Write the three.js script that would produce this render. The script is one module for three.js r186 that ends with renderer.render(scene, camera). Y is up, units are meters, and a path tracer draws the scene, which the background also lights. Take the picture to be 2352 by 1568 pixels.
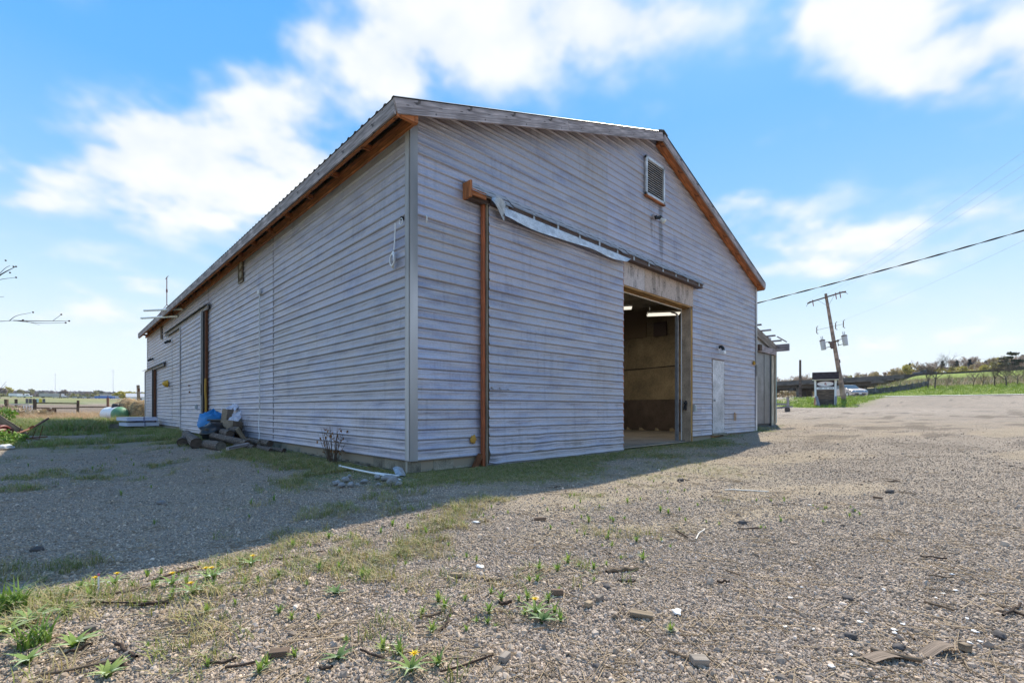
import * as THREE from 'three';
import { mergeGeometries, mergeVertices, toCreasedNormals } from 'three/addons/utils/BufferGeometryUtils.js';
import { RoundedBoxGeometry } from 'three/addons/geometries/RoundedBoxGeometry.js';
import { ImprovedNoise } from 'three/addons/math/ImprovedNoise.js';

// ---------------------------------------------------------------- camera, sky, sun, exposure
// Axes: x along the gable (to the right), -z along the long wall, y up, origin at the near corner of the barn.
const scene = new THREE.Scene();
const EYE = new THREE.Vector3(-3.76, 0.96, 6.07);
const FWD = new THREE.Vector3(0.6926, 0, -0.7218).normalize();
const RGT = new THREE.Vector3(0.7213, 0, 0.692).normalize();
const camera = new THREE.PerspectiveCamera(71.45, 1.5, 0.05, 6000);
camera.position.copy(EYE);
camera.lookAt(EYE.clone().add(FWD));
camera.setViewOffset(2352, 1568, 0, -155, 2352, 1568);   // shift lens: verticals stay upright

const renderer = new THREE.WebGLRenderer({ antialias: true });
renderer.toneMapping = THREE.LinearToneMapping;
renderer.toneMappingExposure = 1.4;
renderer.shadowMap.enabled = true;

const SUNDIR = new THREE.Vector3(0.8, 1.0, -0.29).normalize();
const sun = new THREE.DirectionalLight(new THREE.Color(1, 0.92, 0.77), 5.0);
sun.position.copy(SUNDIR).multiplyScalar(120);
sun.target.position.set(0, 0, 0);
sun.castShadow = true;
sun.shadow.mapSize.set(4096, 4096);
Object.assign(sun.shadow.camera, { left: -70, right: 70, top: 70, bottom: -70, near: 1, far: 300 });
scene.add(sun, sun.target);

// ---------------------------------------------------------------- noise
const perlin = new ImprovedNoise();
function hash(x, y, s) { let h = (x | 0) * 374761393 + (y | 0) * 668265263 + (s | 0) * 2147483647; h = Math.imul(h ^ (h >>> 13), 1274126177); h = Math.imul(h ^ (h >>> 15), 2246822519); return ((h ^ (h >>> 16)) >>> 0) / 4294967296; }
function vn(x, y, s = 0) { const i = Math.floor(x), j = Math.floor(y), f = x - i, g = y - j, u = f * f * (3 - 2 * f), v = g * g * (3 - 2 * g); const a = hash(i, j, s), b = hash(i + 1, j, s), c = hash(i, j + 1, s), d = hash(i + 1, j + 1, s); return a + (b - a) * u + (c - a) * v + (a - b - c + d) * u * v; }
function fbm(x, y, o = 4, s = 0) { let t = 0, a = 0.5, n = 0; for (let k = 0; k < o; k++) { t += a * vn(x, y, s + k * 17); n += a; x = x * 2.03 + 11.3; y = y * 2.03 + 5.7; a *= 0.5; } return t / n; }
function fbm3(x, y, z, o) { let t = 0, a = 0.5, n = 0; for (let k = 0; k < o; k++) { t += a * perlin.noise(x, y, z); n += a; x = x * 2.02 + 3.1; y = y * 2.02 + 1.7; z = z * 2.02 + 7.3; a *= 0.52; } return t / n; }
function rng(seed) { let a = seed >>> 0; return () => { a = (a + 0x6D2B79F5) >>> 0; let t = Math.imul(a ^ (a >>> 15), 1 | a); t = (t + Math.imul(t ^ (t >>> 7), 61 | t)) ^ t; return ((t ^ (t >>> 14)) >>> 0) / 4294967296; }; }
const clamp = (v, a = 0, b = 1) => Math.min(b, Math.max(a, v));
const ss = (a, b, v) => { const t = clamp((v - a) / (b - a)); return t * t * (3 - 2 * t); };
const lerp = (a, b, t) => a + (b - a) * t;
function curve(pts, x) { if (x <= pts[0][0]) return pts[0][1]; for (let i = 1; i < pts.length; i++) if (x <= pts[i][0]) { const a = pts[i - 1], b = pts[i]; return lerp(a[1], b[1], (x - a[0]) / (b[0] - a[0])); } return pts[pts.length - 1][1]; }

// ---------------------------------------------------------------- sky: air and fair-weather clouds
{
  const W = 2048, Hh = 1024, data = new Float32Array(W * Hh * 4);
  const air = [[0, .86, .925, .965], [6, .76, .88, .965], [12, .53, .75, .95], [20, .27, .56, .93], [30, .135, .44, .91], [45, .08, .37, .88], [90, .05, .28, .76]];
  const airAt = el => { for (let i = 1; i < air.length; i++) if (el <= air[i][0]) { const a = air[i - 1], b = air[i], t = (el - a[0]) / (b[0] - a[0]); return [1, 2, 3].map(k => lerp(a[k], b[k], t)); } return air[6].slice(1); };
  // cloud banks: where they hang (right / ahead tangent units x 1090, same for up), half sizes, weight
  const banks = [
    [1180, 60, 430, 130, 1.0], [900, 130, 180, 95, .7], [1430, 50, 120, 70, .6], [1080, -110, 420, 150, .8], [1000, 200, 170, 40, .25],
    [400, 375, 340, 125, .95], [240, 320, 190, 90, .6], [620, 350, 210, 130, .55], [480, 500, 300, 60, .4], [570, 200, 170, 85, .5], [640, 50, 90, 70, .45],
    [2130, 100, 240, 110, .95], [2150, 220, 110, 60, .6], [1850, 60, 70, 60, .4], [2360, 150, 130, 90, .8], [2260, -110, 330, 130, .7],
    [1760, 455, 170, 34, .48], [1850, 520, 200, 34, .4], [1900, 600, 230, 60, .62], [2180, 545, 240, 50, .45], [2330, 480, 110, 40, .5],
    [30, 450, 90, 70, .75], [60, 585, 160, 22, .36], [340, 650, 120, 42, .6], [230, 735, 160, 34, .42], [60, 795, 90, 12, .35], [1990, 800, 130, 30, .45], [2260, 790, 170, 34, .45], [1010, 700, 200, 60, .5],
  ];
  const d = new THREE.Vector3();
  for (let j = 0; j < Hh; j++) {
    const el = ((j + 0.5) / Hh - 0.5) * Math.PI, sy = Math.sin(el), cy = Math.cos(el), elD = el * 180 / Math.PI;
    for (let i = 0; i < W; i++) {
      const az = ((i + 0.5) / W - 0.5) * 2 * Math.PI, o = (j * W + i) * 4;
      d.set(Math.cos(az) * cy, sy, Math.sin(az) * cy);
      if (sy < -0.02) { data[o] = .20; data[o + 1] = .19; data[o + 2] = .17; data[o + 3] = 1; continue; }
      let [r, g, b] = airAt(Math.max(0, elD));
      const ang = Math.acos(clamp(d.dot(SUNDIR), -1, 1)) * 180 / Math.PI;
      const glow = .22 * Math.exp(-(ang / 14) * (ang / 14)) + .07 * Math.exp(-ang / 25);
      r += glow; g += glow * .97; b += glow * .9;
      // clouds
      const pl = 1 / (Math.max(sy, 0) + .22), nx = d.x * pl, nz = d.z * pl;
      const n1 = fbm3(nx * 1.9 + 4, sy * 1.2, nz * 1.9, 6), n2 = fbm3(nx * 5.2, 9 + sy, nz * 5.2, 5);
      let gen = ss(.02, .30, n1 + .25 * n2 - .02) * ss(0, .12, sy), dens = gen;
      const f = d.dot(FWD);
      if (f > 0.12) {
        const X = 1176 + 1090 * d.dot(RGT) / f + 150 * n1 + 70 * n2, Y = 939 - 1090 * sy / f + 80 * fbm3(nx * 2.2, 30 + sy, nz * 2.2, 4) + 30 * n2;
        let s = 0; for (const [bx, by, rx, ry, w] of banks) { const u = (X - bx) / rx, v = (Y - by) / ry, q = u * u + v * v; if (q < 6) s += w * Math.exp(-q); }
        s = ss(.02, 1.05, s * (1.05 + 1.3 * n2) + .6 * n2 + .28 * n1);
        const m = ss(2900, 2500, X) * ss(-550, -150, X) * ss(-420, -150, Y) * ss(.12, .3, f);
        dens = lerp(gen, s, m);
      }
      const lit = clamp(.62 + 1.5 * n2 + .5 * n1 + .30 * dens, .25, 1.12), k = dens * .92, low = ss(22, 3, elD);
      const cr = lerp(lerp(.62, .90, lit), .88, low * .6), cg = lerp(lerp(.72, .915, lit), .91, low * .6), cb = lerp(lerp(.84, .94, lit), .94, low * .6);
      const K = .82; data[o] = K * lerp(r, cr, k); data[o + 1] = K * lerp(g, cg, k); data[o + 2] = K * lerp(b, cb, k); data[o + 3] = 1;
    }
  }
  const sky = new THREE.DataTexture(data, W, Hh, THREE.RGBAFormat, THREE.FloatType);
  sky.mapping = THREE.EquirectangularReflectionMapping; sky.minFilter = sky.magFilter = THREE.LinearFilter; sky.wrapS = THREE.RepeatWrapping; sky.colorSpace = THREE.LinearSRGBColorSpace; sky.needsUpdate = true;
  scene.background = sky; scene.environment = sky;
  scene.backgroundIntensity = 1.0; scene.environmentIntensity = 1.0;
}

// ---------------------------------------------------------------- builders
const taken = new Map();
const plain = g => g.index ? g.toNonIndexed() : g;
function numbered(n) { const k = taken.get(n) || 0; taken.set(n, k + 1); return k ? n + '_' + String(k).padStart(3, '0') : n; }
function tag(o, label, category, group, kind) { if (label) o.userData.label = label; if (category) o.userData.category = category; if (group) o.userData.group = group; if (kind) o.userData.kind = kind; return o; }
function thing(name, label, category, [x, y, z] = [0, 0, 0], turn = 0, group) { const o = new THREE.Group(); o.name = numbered(name); o.position.set(x, y, z); o.rotation.y = turn; scene.add(o); return tag(o, label, category, group); }
function part(name, geos, mat, parent, label) { const g = Array.isArray(geos) ? (geos.length > 1 ? mergeGeometries(geos.map(plain)) : geos[0]) : geos; const m = new THREE.Mesh(g, mat); m.name = parent ? name : numbered(name); m.castShadow = m.receiveShadow = true; (parent || scene).add(m); if (label) m.userData.label = label; return m; }
function single(name, geos, mat, label, category, group, pos, turn) { const m = part(name, geos, mat, null); if (pos) m.position.set(...pos); if (turn) m.rotation.y = turn; return tag(m, label, category, group); }
function copy(root, [x, y, z], turn, scale, label, group) { const r = root.clone(); r.name = numbered(root.name.replace(/_\d{3}$/, '')); r.position.set(x, y, z); r.rotation.y = turn; if (scale) r.scale.set(...(Array.isArray(scale) ? scale : [scale, scale, scale])); r.userData = { ...root.userData }; if (label) r.userData.label = label; if (group) r.userData.group = group; scene.add(r); return r; }
// box with uv in metres, u along its longest side
function bx(w, h, d, x = 0, y = 0, z = 0, rot, bevel) {
  const g = bevel ? plain(new RoundedBoxGeometry(w, h, d, 1, bevel)) : new THREE.BoxGeometry(w, h, d).toNonIndexed();
  const p = g.attributes.position, n = g.attributes.normal, uv = g.attributes.uv, L = w >= h && w >= d ? 0 : h >= d ? 1 : 2;
  const off = hash(w * 1000, h * 977 + x * 313, z * 411 + y * 97) * 3;
  for (let i = 0; i < p.count; i++) {
    const q = [p.getX(i), p.getY(i), p.getZ(i)], nn = [Math.abs(n.getX(i)), Math.abs(n.getY(i)), Math.abs(n.getZ(i))], ax = nn[0] > .6 ? 0 : nn[1] > .6 ? 1 : 2, rest = [0, 1, 2].filter(k => k !== ax);
    if (rest[1] === L) rest.reverse();
    uv.setXY(i, q[rest[0]] + off, q[rest[1]] + off * .7);
  }
  if (rot) g.applyMatrix4(new THREE.Matrix4().makeRotationFromEuler(new THREE.Euler(...rot)));
  return g.translate(x, y, z);
}
function cyl(r0, r1, h, x = 0, y = 0, z = 0, rot, seg = 12, open = false) { const g = new THREE.CylinderGeometry(r1, r0, h, seg, 1, open).toNonIndexed(); if (rot) g.applyMatrix4(new THREE.Matrix4().makeRotationFromEuler(new THREE.Euler(...rot))); return g.translate(x, y, z); }
function limb(a, b, r0, r1, seg = 6) { const A = new THREE.Vector3(...a), B = new THREE.Vector3(...b), v = B.clone().sub(A), g = new THREE.CylinderGeometry(r1, r0, v.length(), seg, 1, true).toNonIndexed(); g.applyQuaternion(new THREE.Quaternion().setFromUnitVectors(new THREE.Vector3(0, 1, 0), v.normalize())); return g.translate((A.x + B.x) / 2, (A.y + B.y) / 2, (A.z + B.z) / 2); }
function rod(a, b, r, seg = 8) { return limb(a, b, r, r, seg); }
function tube(pts, r, seg = 40, rs = 6) { return new THREE.TubeGeometry(new THREE.CatmullRomCurve3(pts.map(p => new THREE.Vector3(...p))), seg, r, rs, false).toNonIndexed(); }
// a sheet of points f(u, v) -> [x, y, z]
function grid(nu, nv, f, uvs = [1, 1]) { const P = [], U = [], I = []; for (let j = 0; j <= nv; j++) for (let i = 0; i <= nu; i++) { P.push(...f(i / nu, j / nv)); U.push(i / nu * uvs[0], j / nv * uvs[1]); } for (let j = 0; j < nv; j++) for (let i = 0; i < nu; i++) { const a = j * (nu + 1) + i, b = a + 1, c = a + nu + 1; I.push(a, b, c + 1, a, c + 1, c); } const g = new THREE.BufferGeometry(); g.setAttribute('position', new THREE.Float32BufferAttribute(P, 3)); g.setAttribute('uv', new THREE.Float32BufferAttribute(U, 2)); g.setIndex(I); g.computeVertexNormals(); return g; }
// lumpy closed blob
function lump(rx, ry, rz, seed, amp = .2, freq = 2, detail = 3, flat = 0) { let g = new THREE.IcosahedronGeometry(1, detail); g = mergeVertices(g.deleteAttribute('normal') && g.deleteAttribute('uv') ? g : g); const p = g.attributes.position; for (let i = 0; i < p.count; i++) { const x = p.getX(i), y = p.getY(i), z = p.getZ(i), n = 1 + amp * fbm3(x * freq + seed * 3.7, y * freq + seed, z * freq - seed, 3) * 2; let yy = y * n * ry; if (flat) yy = Math.max(yy, -ry * flat); p.setXYZ(i, x * n * rx, yy, z * n * rz); } g.computeVertexNormals(); const U = []; for (let i = 0; i < p.count; i++) U.push(p.getX(i) + p.getZ(i) * .6, p.getY(i) + p.getZ(i) * .4); g.setAttribute('uv', new THREE.Float32BufferAttribute(U, 2)); return g; }
// textures
function tex(w, h, f, repeat, srgb = true) { const a = new Uint8Array(w * h * 4); for (let j = 0; j < h; j++) for (let i = 0; i < w; i++) { const c = f(i / w, j / h, i, j), o = (j * w + i) * 4; a[o] = clamp(c[0]) * 255; a[o + 1] = clamp(c[1]) * 255; a[o + 2] = clamp(c[2]) * 255; a[o + 3] = 255; } const t = new THREE.DataTexture(a, w, h); t.wrapS = t.wrapT = THREE.RepeatWrapping; t.magFilter = THREE.LinearFilter; t.minFilter = THREE.LinearMipmapLinearFilter; t.generateMipmaps = true; if (srgb) t.colorSpace = THREE.SRGBColorSpace; if (repeat) t.repeat.set(...repeat); t.needsUpdate = true; return t; }
const lin = (r, g, b) => new THREE.Color().setRGB(r, g, b);
function M(r, g, b, rough = .9, extra = {}) { return new THREE.MeshStandardMaterial({ color: lin(r, g, b), roughness: rough, ...extra }); }
const DS = { side: THREE.DoubleSide };
// tileable fbm for textures (period 1 in u and v)
function tf(u, v, fu, fv, o, s) { const a = ss(0, 1, u), b = ss(0, 1, v); const n = (x, y) => fbm(x * fu, y * fv, o, s); return lerp(lerp(n(u, v), n(u - 1, v), ss(.8, 1, u)), lerp(n(u, v - 1), n(u - 1, v - 1), ss(.8, 1, u)), ss(.8, 1, v)); }

// weathered sheet metal: 8 m x 4 m of dull zinc with dark wiped streaks and fine drips
const sidingTex = tex(2048, 1024, (u, v) => {
  const x = u * 8, y = v * 4;
  const big = tf(u, v, 9, 5, 3, 3), band = tf(u, v, 15, 44, 3, 11), comb = tf(u, v, 300, 30, 2, 23), fine = tf(u, v, 300, 300, 2, 31), drip = tf(u, v, 90, 5, 3, 41);
  let s = ss(.44, .78, band * .56 + big * .46) * (.8 + .25 * ss(.2, .8, comb));
  let c = .735 + (big - .5) * .10 + (fine - .5) * .07 - ss(.60, .80, drip) * .035;
  const warm = (tf(u, v, 12, 9, 3, 57) - .5) * .10;
  return [c + warm * .35 - s * .12 + .006, c - s * .11 - .002, c + .018 - warm * .6 - s * .08];
});
const woodTex = tex(512, 512, (u, v) => { const g = tf(u, v, 4, 60, 4, 5), k = tf(u, v, 3, 14, 3, 9), kn = ss(.77, .83, tf(u, v, 9, 22, 2, 15)); const c = .70 + (g - .5) * .5 + (k - .5) * .3 - kn * .25; return [c, c * .985, c * .97]; });
const plyTex = tex(512, 512, (u, v) => { const w = tf(u, v, 5, 7, 3, 5) * 9, g = .5 + .5 * Math.sin((v * 7 + w) * 6), st = ss(.50, .72, tf(u, v, 22, 3, 3, 8)), f = tf(u, v, 160, 160, 2, 4), kn = ss(.80, .86, tf(u, v, 26, 26, 2, 61)); const c = .72 + g * .06 - st * .14 + (f - .5) * .14 - kn * .3; return [c * 1.02, c * .965, c * .94]; });
const concTex = tex(512, 512, (u, v) => { const c = .72 + (tf(u, v, 6, 6, 4, 2) - .5) * .3 + (tf(u, v, 120, 120, 2, 3) - .5) * .3 - ss(.6, .8, tf(u, v, 14, 3, 3, 7)) * .12; return [c, c * .985, c * .95]; });
const barkTex = tex(512, 512, (u, v) => { const r = Math.abs(tf(u, v, 10, 26, 4, 5) - .5) * 2, c = .42 + r * .5 + (tf(u, v, 60, 60, 2, 8) - .5) * .3; return [c, c * .95, c * .9]; });
const mottleTex = tex(512, 512, (u, v) => { const c = .80 + (tf(u, v, 7, 7, 4, 2) - .5) * .35 + (tf(u, v, 90, 90, 2, 6) - .5) * .2; return [c, c, c]; });
function rep(t, a, b) { const c = t.clone(); c.repeat.set(a, b); c.needsUpdate = true; return c; }

const sid = (k, r, g, b) => new THREE.MeshStandardMaterial({ color: lin(r * k, g * k, b * k), map: sidingTex, metalness: .35, roughness: .48, ...DS });
const SIDING = [sid(.89, .99, .965, 1.02), sid(.84, .99, .965, 1.0), sid(.93, .98, .965, 1.04), sid(.87, 1.0, .955, 1.0)];
const MAT = {
  greyWood: M(.74, .65, .67, .95, { map: woodTex, bumpMap: woodTex, bumpScale: .002 }),
  paleWood: M(.62, .53, .40, .9, { map: woodTex }),
  orangeWood: M(.84, .30, .105, .8, { map: woodTex, bumpMap: woodTex, bumpScale: .001 }),
  redWood: M(.80, .23, .09, .75, { map: woodTex, bumpMap: woodTex, bumpScale: .001 }),
  goldWood: M(.85, .48, .17, .8, { map: woodTex }),
  ply: M(1, .97, .98, .92, { map: plyTex }),
  plyBrown: M(.92, .82, .74, .92, { map: rep(plyTex, .8, .9) }),
  tanBoard: M(.66, .48, .34, .9, { map: rep(mottleTex, .6, .6) }),
  concrete: M(.52, .48, .41, .95, { map: concTex, bumpMap: concTex, bumpScale: .003 }),
  trim: new THREE.MeshStandardMaterial({ color: lin(.86, .86, .90), map: rep(woodTex, .15, .05), metalness: .25, roughness: .5, ...DS }),
  zinc: new THREE.MeshStandardMaterial({ color: lin(.62, .63, .66), map: mottleTex, metalness: .5, roughness: .42, ...DS }),
  flash: new THREE.MeshStandardMaterial({ color: lin(.92, .92, .94), map: mottleTex, metalness: .3, roughness: .45, ...DS }),
  darkSteel: M(.05, .05, .055, .55, { metalness: .4 }),
  trackBrown: M(.10, .065, .055, .7, { metalness: .2 }),
  black: M(.018, .018, .02, .6),
  white: M(.80, .80, .80, .6),
  foam: M(.50, .27, .05, .95),
  rust: M(.25, .09, .035, .9, { map: mottleTex }),
  tarBoard: M(.78, .74, .77, .95, { map: rep(woodTex, .7, 2), ...DS }),
  roofMetal: new THREE.MeshStandardMaterial({ color: lin(.42, .43, .44), map: rep(mottleTex, .3, .3), metalness: .3, roughness: .5, ...DS }),
};

// ---------------------------------------------------------------- the lie of the land
const slopeR = [[-60, 0], [5, 0], [9, .05], [14, .2], [25, .45], [35, .76], [48.8, 1.2], [55, 1.85], [61, 2.28], [64, 2.32], [70, 2.32], [73, 2.3], [78, 2.95], [93, 4.4], [118, 6.4], [180, 7], [240, 9], [340, 19], [700, 30], [3000, 40]];
const slopeB = [[60, 2.28], [71, 2.32], [76, 2.2], [120, 2.6], [180, 3.4], [240, 8], [340, 19], [700, 30], [3000, 40]];
const slopeL = [[0, 0], [28, 0], [45, .12], [60, .3], [120, 1.2], [300, 4.2], [600, 11], [1100, 22], [1700, 36], [2600, 58], [3200, 56]];
function baseH(x, z) {
  const dx = x - EYE.x, dz = z - EYE.z, d = Math.hypot(dx, dz), az = Math.atan2(dx * RGT.x + dz * RGT.z, dx * FWD.x + dz * FWD.z) * 180 / Math.PI;
  const w = ss(-32, 18, az) * ss(175, 110, az);
  let hr = curve(slopeR, x);
  hr = lerp(hr, curve(slopeB, x), ss(-7, -16, z));
  const side = 154.5 + (-z - 15) * .3, onEmb = ss(-19, -8, z);         // the highway bank, ending where the bridge begins
  const bank = lerp(curve(slopeR, x), 9.3, ss(side - 23, side - 1, x)) * ss(side + 70, side + 30, x) + curve(slopeR, x) * (1 - ss(side + 70, side + 30, x));
  if (x > side - 24) hr = lerp(hr, Math.max(hr, bank), onEmb);
  let hl = curve(slopeL, d);
  if (d > 900) hl += (fbm(x / 420 + 9, z / 420, 4, 71) - .45) * 26 * ss(900, 2200, d);
  if (d > 180 && w > .01) hr += (fbm(x / 60, z / 60, 3, 72) - .5) * 5 * ss(190, 300, d) * ss(185, 260, x);
  return lerp(hl, hr, w);
}
const inBarn = (x, z, m = 0) => x > m && x < 13.9 - m && z < -m && z > -28.1 + m;
function H(x, z) {
  const d = Math.hypot(x - EYE.x, z - EYE.z);
  let h = baseH(x, z);
  const k = ss(140, 60, d) * (x > 60 && x < 72 && z < 60 ? 0 : 1);
  h += (fbm(x * .35, z * .35, 3, 5) - .5) * .09 * k + (fbm(x * 1.7, z * 1.7, 3, 6) - .5) * .035 * ss(40, 20, d) * k;
  h -= .16 * ss(-.8, -3.2, x) * ss(3.3, 1.8, z) * ss(-16, -8, z);
  const rut = (c, wd) => -Math.exp(-(((x - c) / wd) ** 2)) * .03;
  if (x > 9 && z > -20) { const q = z + (x - 14) * .55; h += (-Math.exp(-(((q - 4.5) / .35) ** 2)) - Math.exp(-(((q - 6.3) / .35) ** 2)) - Math.exp(-(((q - 1.2) / .4) ** 2))) * .045 * ss(9, 13, x) * ss(48, 30, x) * (.4 + fbm(x, z, 2, 8)); }
  if (inBarn(x, z, .25)) h = Math.min(h, -.3);
  if (x < 0 && x > -1 && z < 0 && z > -28.5) h += .03 * (fbm(z * .5, x, 2, 3));
  return h;
}

// how green / what ground it is
function zones(x, z) {
  const n = fbm(x * .55, z * .55, 4, 21), n2 = fbm(x * 2.1, z * 2.1, 3, 22), d = Math.hypot(x - EYE.x, z - EYE.z), j = (n - .5) * 2;
  const right = (x - EYE.x) * RGT.x + (z - EYE.z) * RGT.z, ahead = (x - EYE.x) * FWD.x + (z - EYE.z) * FWD.z;
  let grass = 0, dry = 0, soil = 0, lot = 0, dirt = 0, sand = 0;
  if (z < .6 && z > -30 && x < .3) grass = Math.max(grass, ss(-1.9, -.4, x + j * 1.9) * .95 * ss(.8, -.4, z + j * .8));
  if (z > -.3 && x > -1.2 && x < 9.5) grass = Math.max(grass, ss(2.0, .5, z + j * 1.6 + Math.max(0, x - 3) * .10) * ss(-1.4, -.2, x));
  if (x > 8.5 && x < 18) grass = Math.max(grass, .75 * ss(.9, .2, z + j * 1.2 + .2) * (z > -1.2 ? 1 : .3) * ss(.42, .6, n2 + .12));
  if (z > 1 && z < 6 && x < 6) grass = Math.max(grass, .27 * ss(5.4, 2.6, z + Math.max(0, x) * .2) * ss(.44, .66, n * .35 + n2 * .65));
  if (x < 3 && z < -17.5) grass = Math.max(grass, ss(-17.5, -20.5, z + j * 4 + (x < -3 ? 1.5 : 0)));
  if (x < -5) grass = Math.max(grass, ss(-5, -8, x + j * 3.5) * .9 * ss(.30, .55, n2 + .1));
  if (x < 0 && z < 1 && z > -19) grass = Math.max(grass, (z < -3 ? .62 : .40) * ss(z < -3 ? .47 : .54, z < -3 ? .66 : .72, n * .6 + n2 * .4));
  if (right < -1.15 && ahead < 3.4 && ahead > 0) grass = Math.max(grass, .22 * ss(-1.1, -2.2, right) * ss(.35, .6, n2));
  if (x < 6 && d > 31) { const q = ss(35, 39, d + j * 2); dry = q * ss(75, 60, d); grass *= 1 - .8 * dry; }
  if (x < 20 && z < -20 && d > 62) { soil = ss(62, 68, d + j * 3) * ss(210, 150, d + j * 25); const far = ss(190, 215, d + j * 40); grass = Math.max(grass * (1 - soil), far * (.55 + .5 * (fbm(x / 60, z / 60, 3, 4) - .3))); dry *= 1 - soil; }
  if (x > 13 && z > -60) {
    lot = ss(16, 34, x + j * 6) * ss(62.5, 61.5, x);
    dirt = ss(9, 17, x + j * 5) * (1 - lot * .8) * ss(13, -2, z + j * 6 - (x - 15) * .6) * ss(.30, .62, n2 * .5 + n * .5);
    const s1 = ss(-2.2, -4, z + j * 1) * ss(44.5, 47, x + j * 2) * ss(-12, -8.5, z + j), s2 = ss(-14, -17, z + j * 2) * ss(38, 43, x + j * 2) * ss(-60, -30, z);   // verge islands by the road
    const v = Math.max(s1 * ss(61.8, 60.5, x), s2 * ss(61.8, 60.5, x));
    grass = Math.max(grass, v); lot *= 1 - v;
    if (x > 70.6) { lot = 0; grass = Math.max(grass, 1); }
    if (x > 92 && x < 128 && z > -25) { dry = .75 * ss(92, 97, x + j * 5) * ss(130, 124, x) * ss(.35, .6, n + .12); grass *= 1 - dry * .7; }
    if (z < -14 && x > 72 && x < 200) { grass *= .35; dry = .6; } if (x > 186) { dry = .8; grass *= .3; }
  }
  sand = ss(.52, .68, fbm((x * .72 + z * .4) * .3 + 7, (z * .8 - x * .35) * .62, 4, 33)) * (d < 30 ? 1 : .3) * (1 - grass);
  return { grass: clamp(grass), dry: clamp(dry), soil: clamp(soil), lot: clamp(lot), dirt: clamp(dirt), sand: clamp(sand), n, n2 };
}
function groundColour(x, z) {
  const q = zones(x, z); let c = [.315, .258, .205];
  const mixc = (t, r) => { c = c.map((v, k) => lerp(v, r[k], t)); };
  const big = fbm(x * .16, z * .16, 3, 44); const k0 = .88 + .26 * big; c = c.map(v => v * k0);
  mixc(q.sand * .7, [.37, .295, .205]); mixc(q.lot, [.33, .275, .23].map(v => v * (.80 + .4 * big))); mixc(q.dirt * .8, [.33, .255, .18]); if (x > 8 && z > -20) mixc(.75 * ss(.60, .68, fbm(x * .55 + 3, z * 1.1, 4, 91)) * ss(8, 13, x) * ss(46, 30, x), [.15, .115, .085]); if (x > 26 && x < 62 && z > -30) { const cr = Math.abs(fbm(x * .16 + 5, z * .22, 3, 93) - .5); mixc(.7 * ss(.012, .003, cr), [.12, .10, .09]); }
  const gr = fbm(x * .9, z * .9, 3, 51); mixc(q.grass * (x > 40 ? .97 : .85), x > 40 ? [lerp(.15, .21, gr), lerp(.20, .27, gr), lerp(.025, .035, gr)] : [lerp(.085, .15, gr), lerp(.125, .20, gr), lerp(.028, .04, gr)]);
  mixc(q.dry * .9, [lerp(.30, .42, gr), lerp(.22, .30, gr), lerp(.13, .17, gr)]); mixc(q.soil * .92, [lerp(.15, .22, gr), lerp(.115, .16, gr), lerp(.085, .12, gr)]);
  const d = Math.hypot(x - EYE.x, z - EYE.z);
  if (d > 230 && x < 60) { const f = fbm(x / 90 + 3, z / 90, 3, 81), w = ss(230, 420, d); mixc(w, f > .52 ? [.20, .21, .07] : f > .42 ? [.25, .20, .12] : [.17, .14, .105]); if (d > 900) mixc(ss(900, 1300, d) * .9, [.15, .125, .115]); }
  const m = .86 + .28 * q.n2; return c.map(v => v * m);
}
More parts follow.
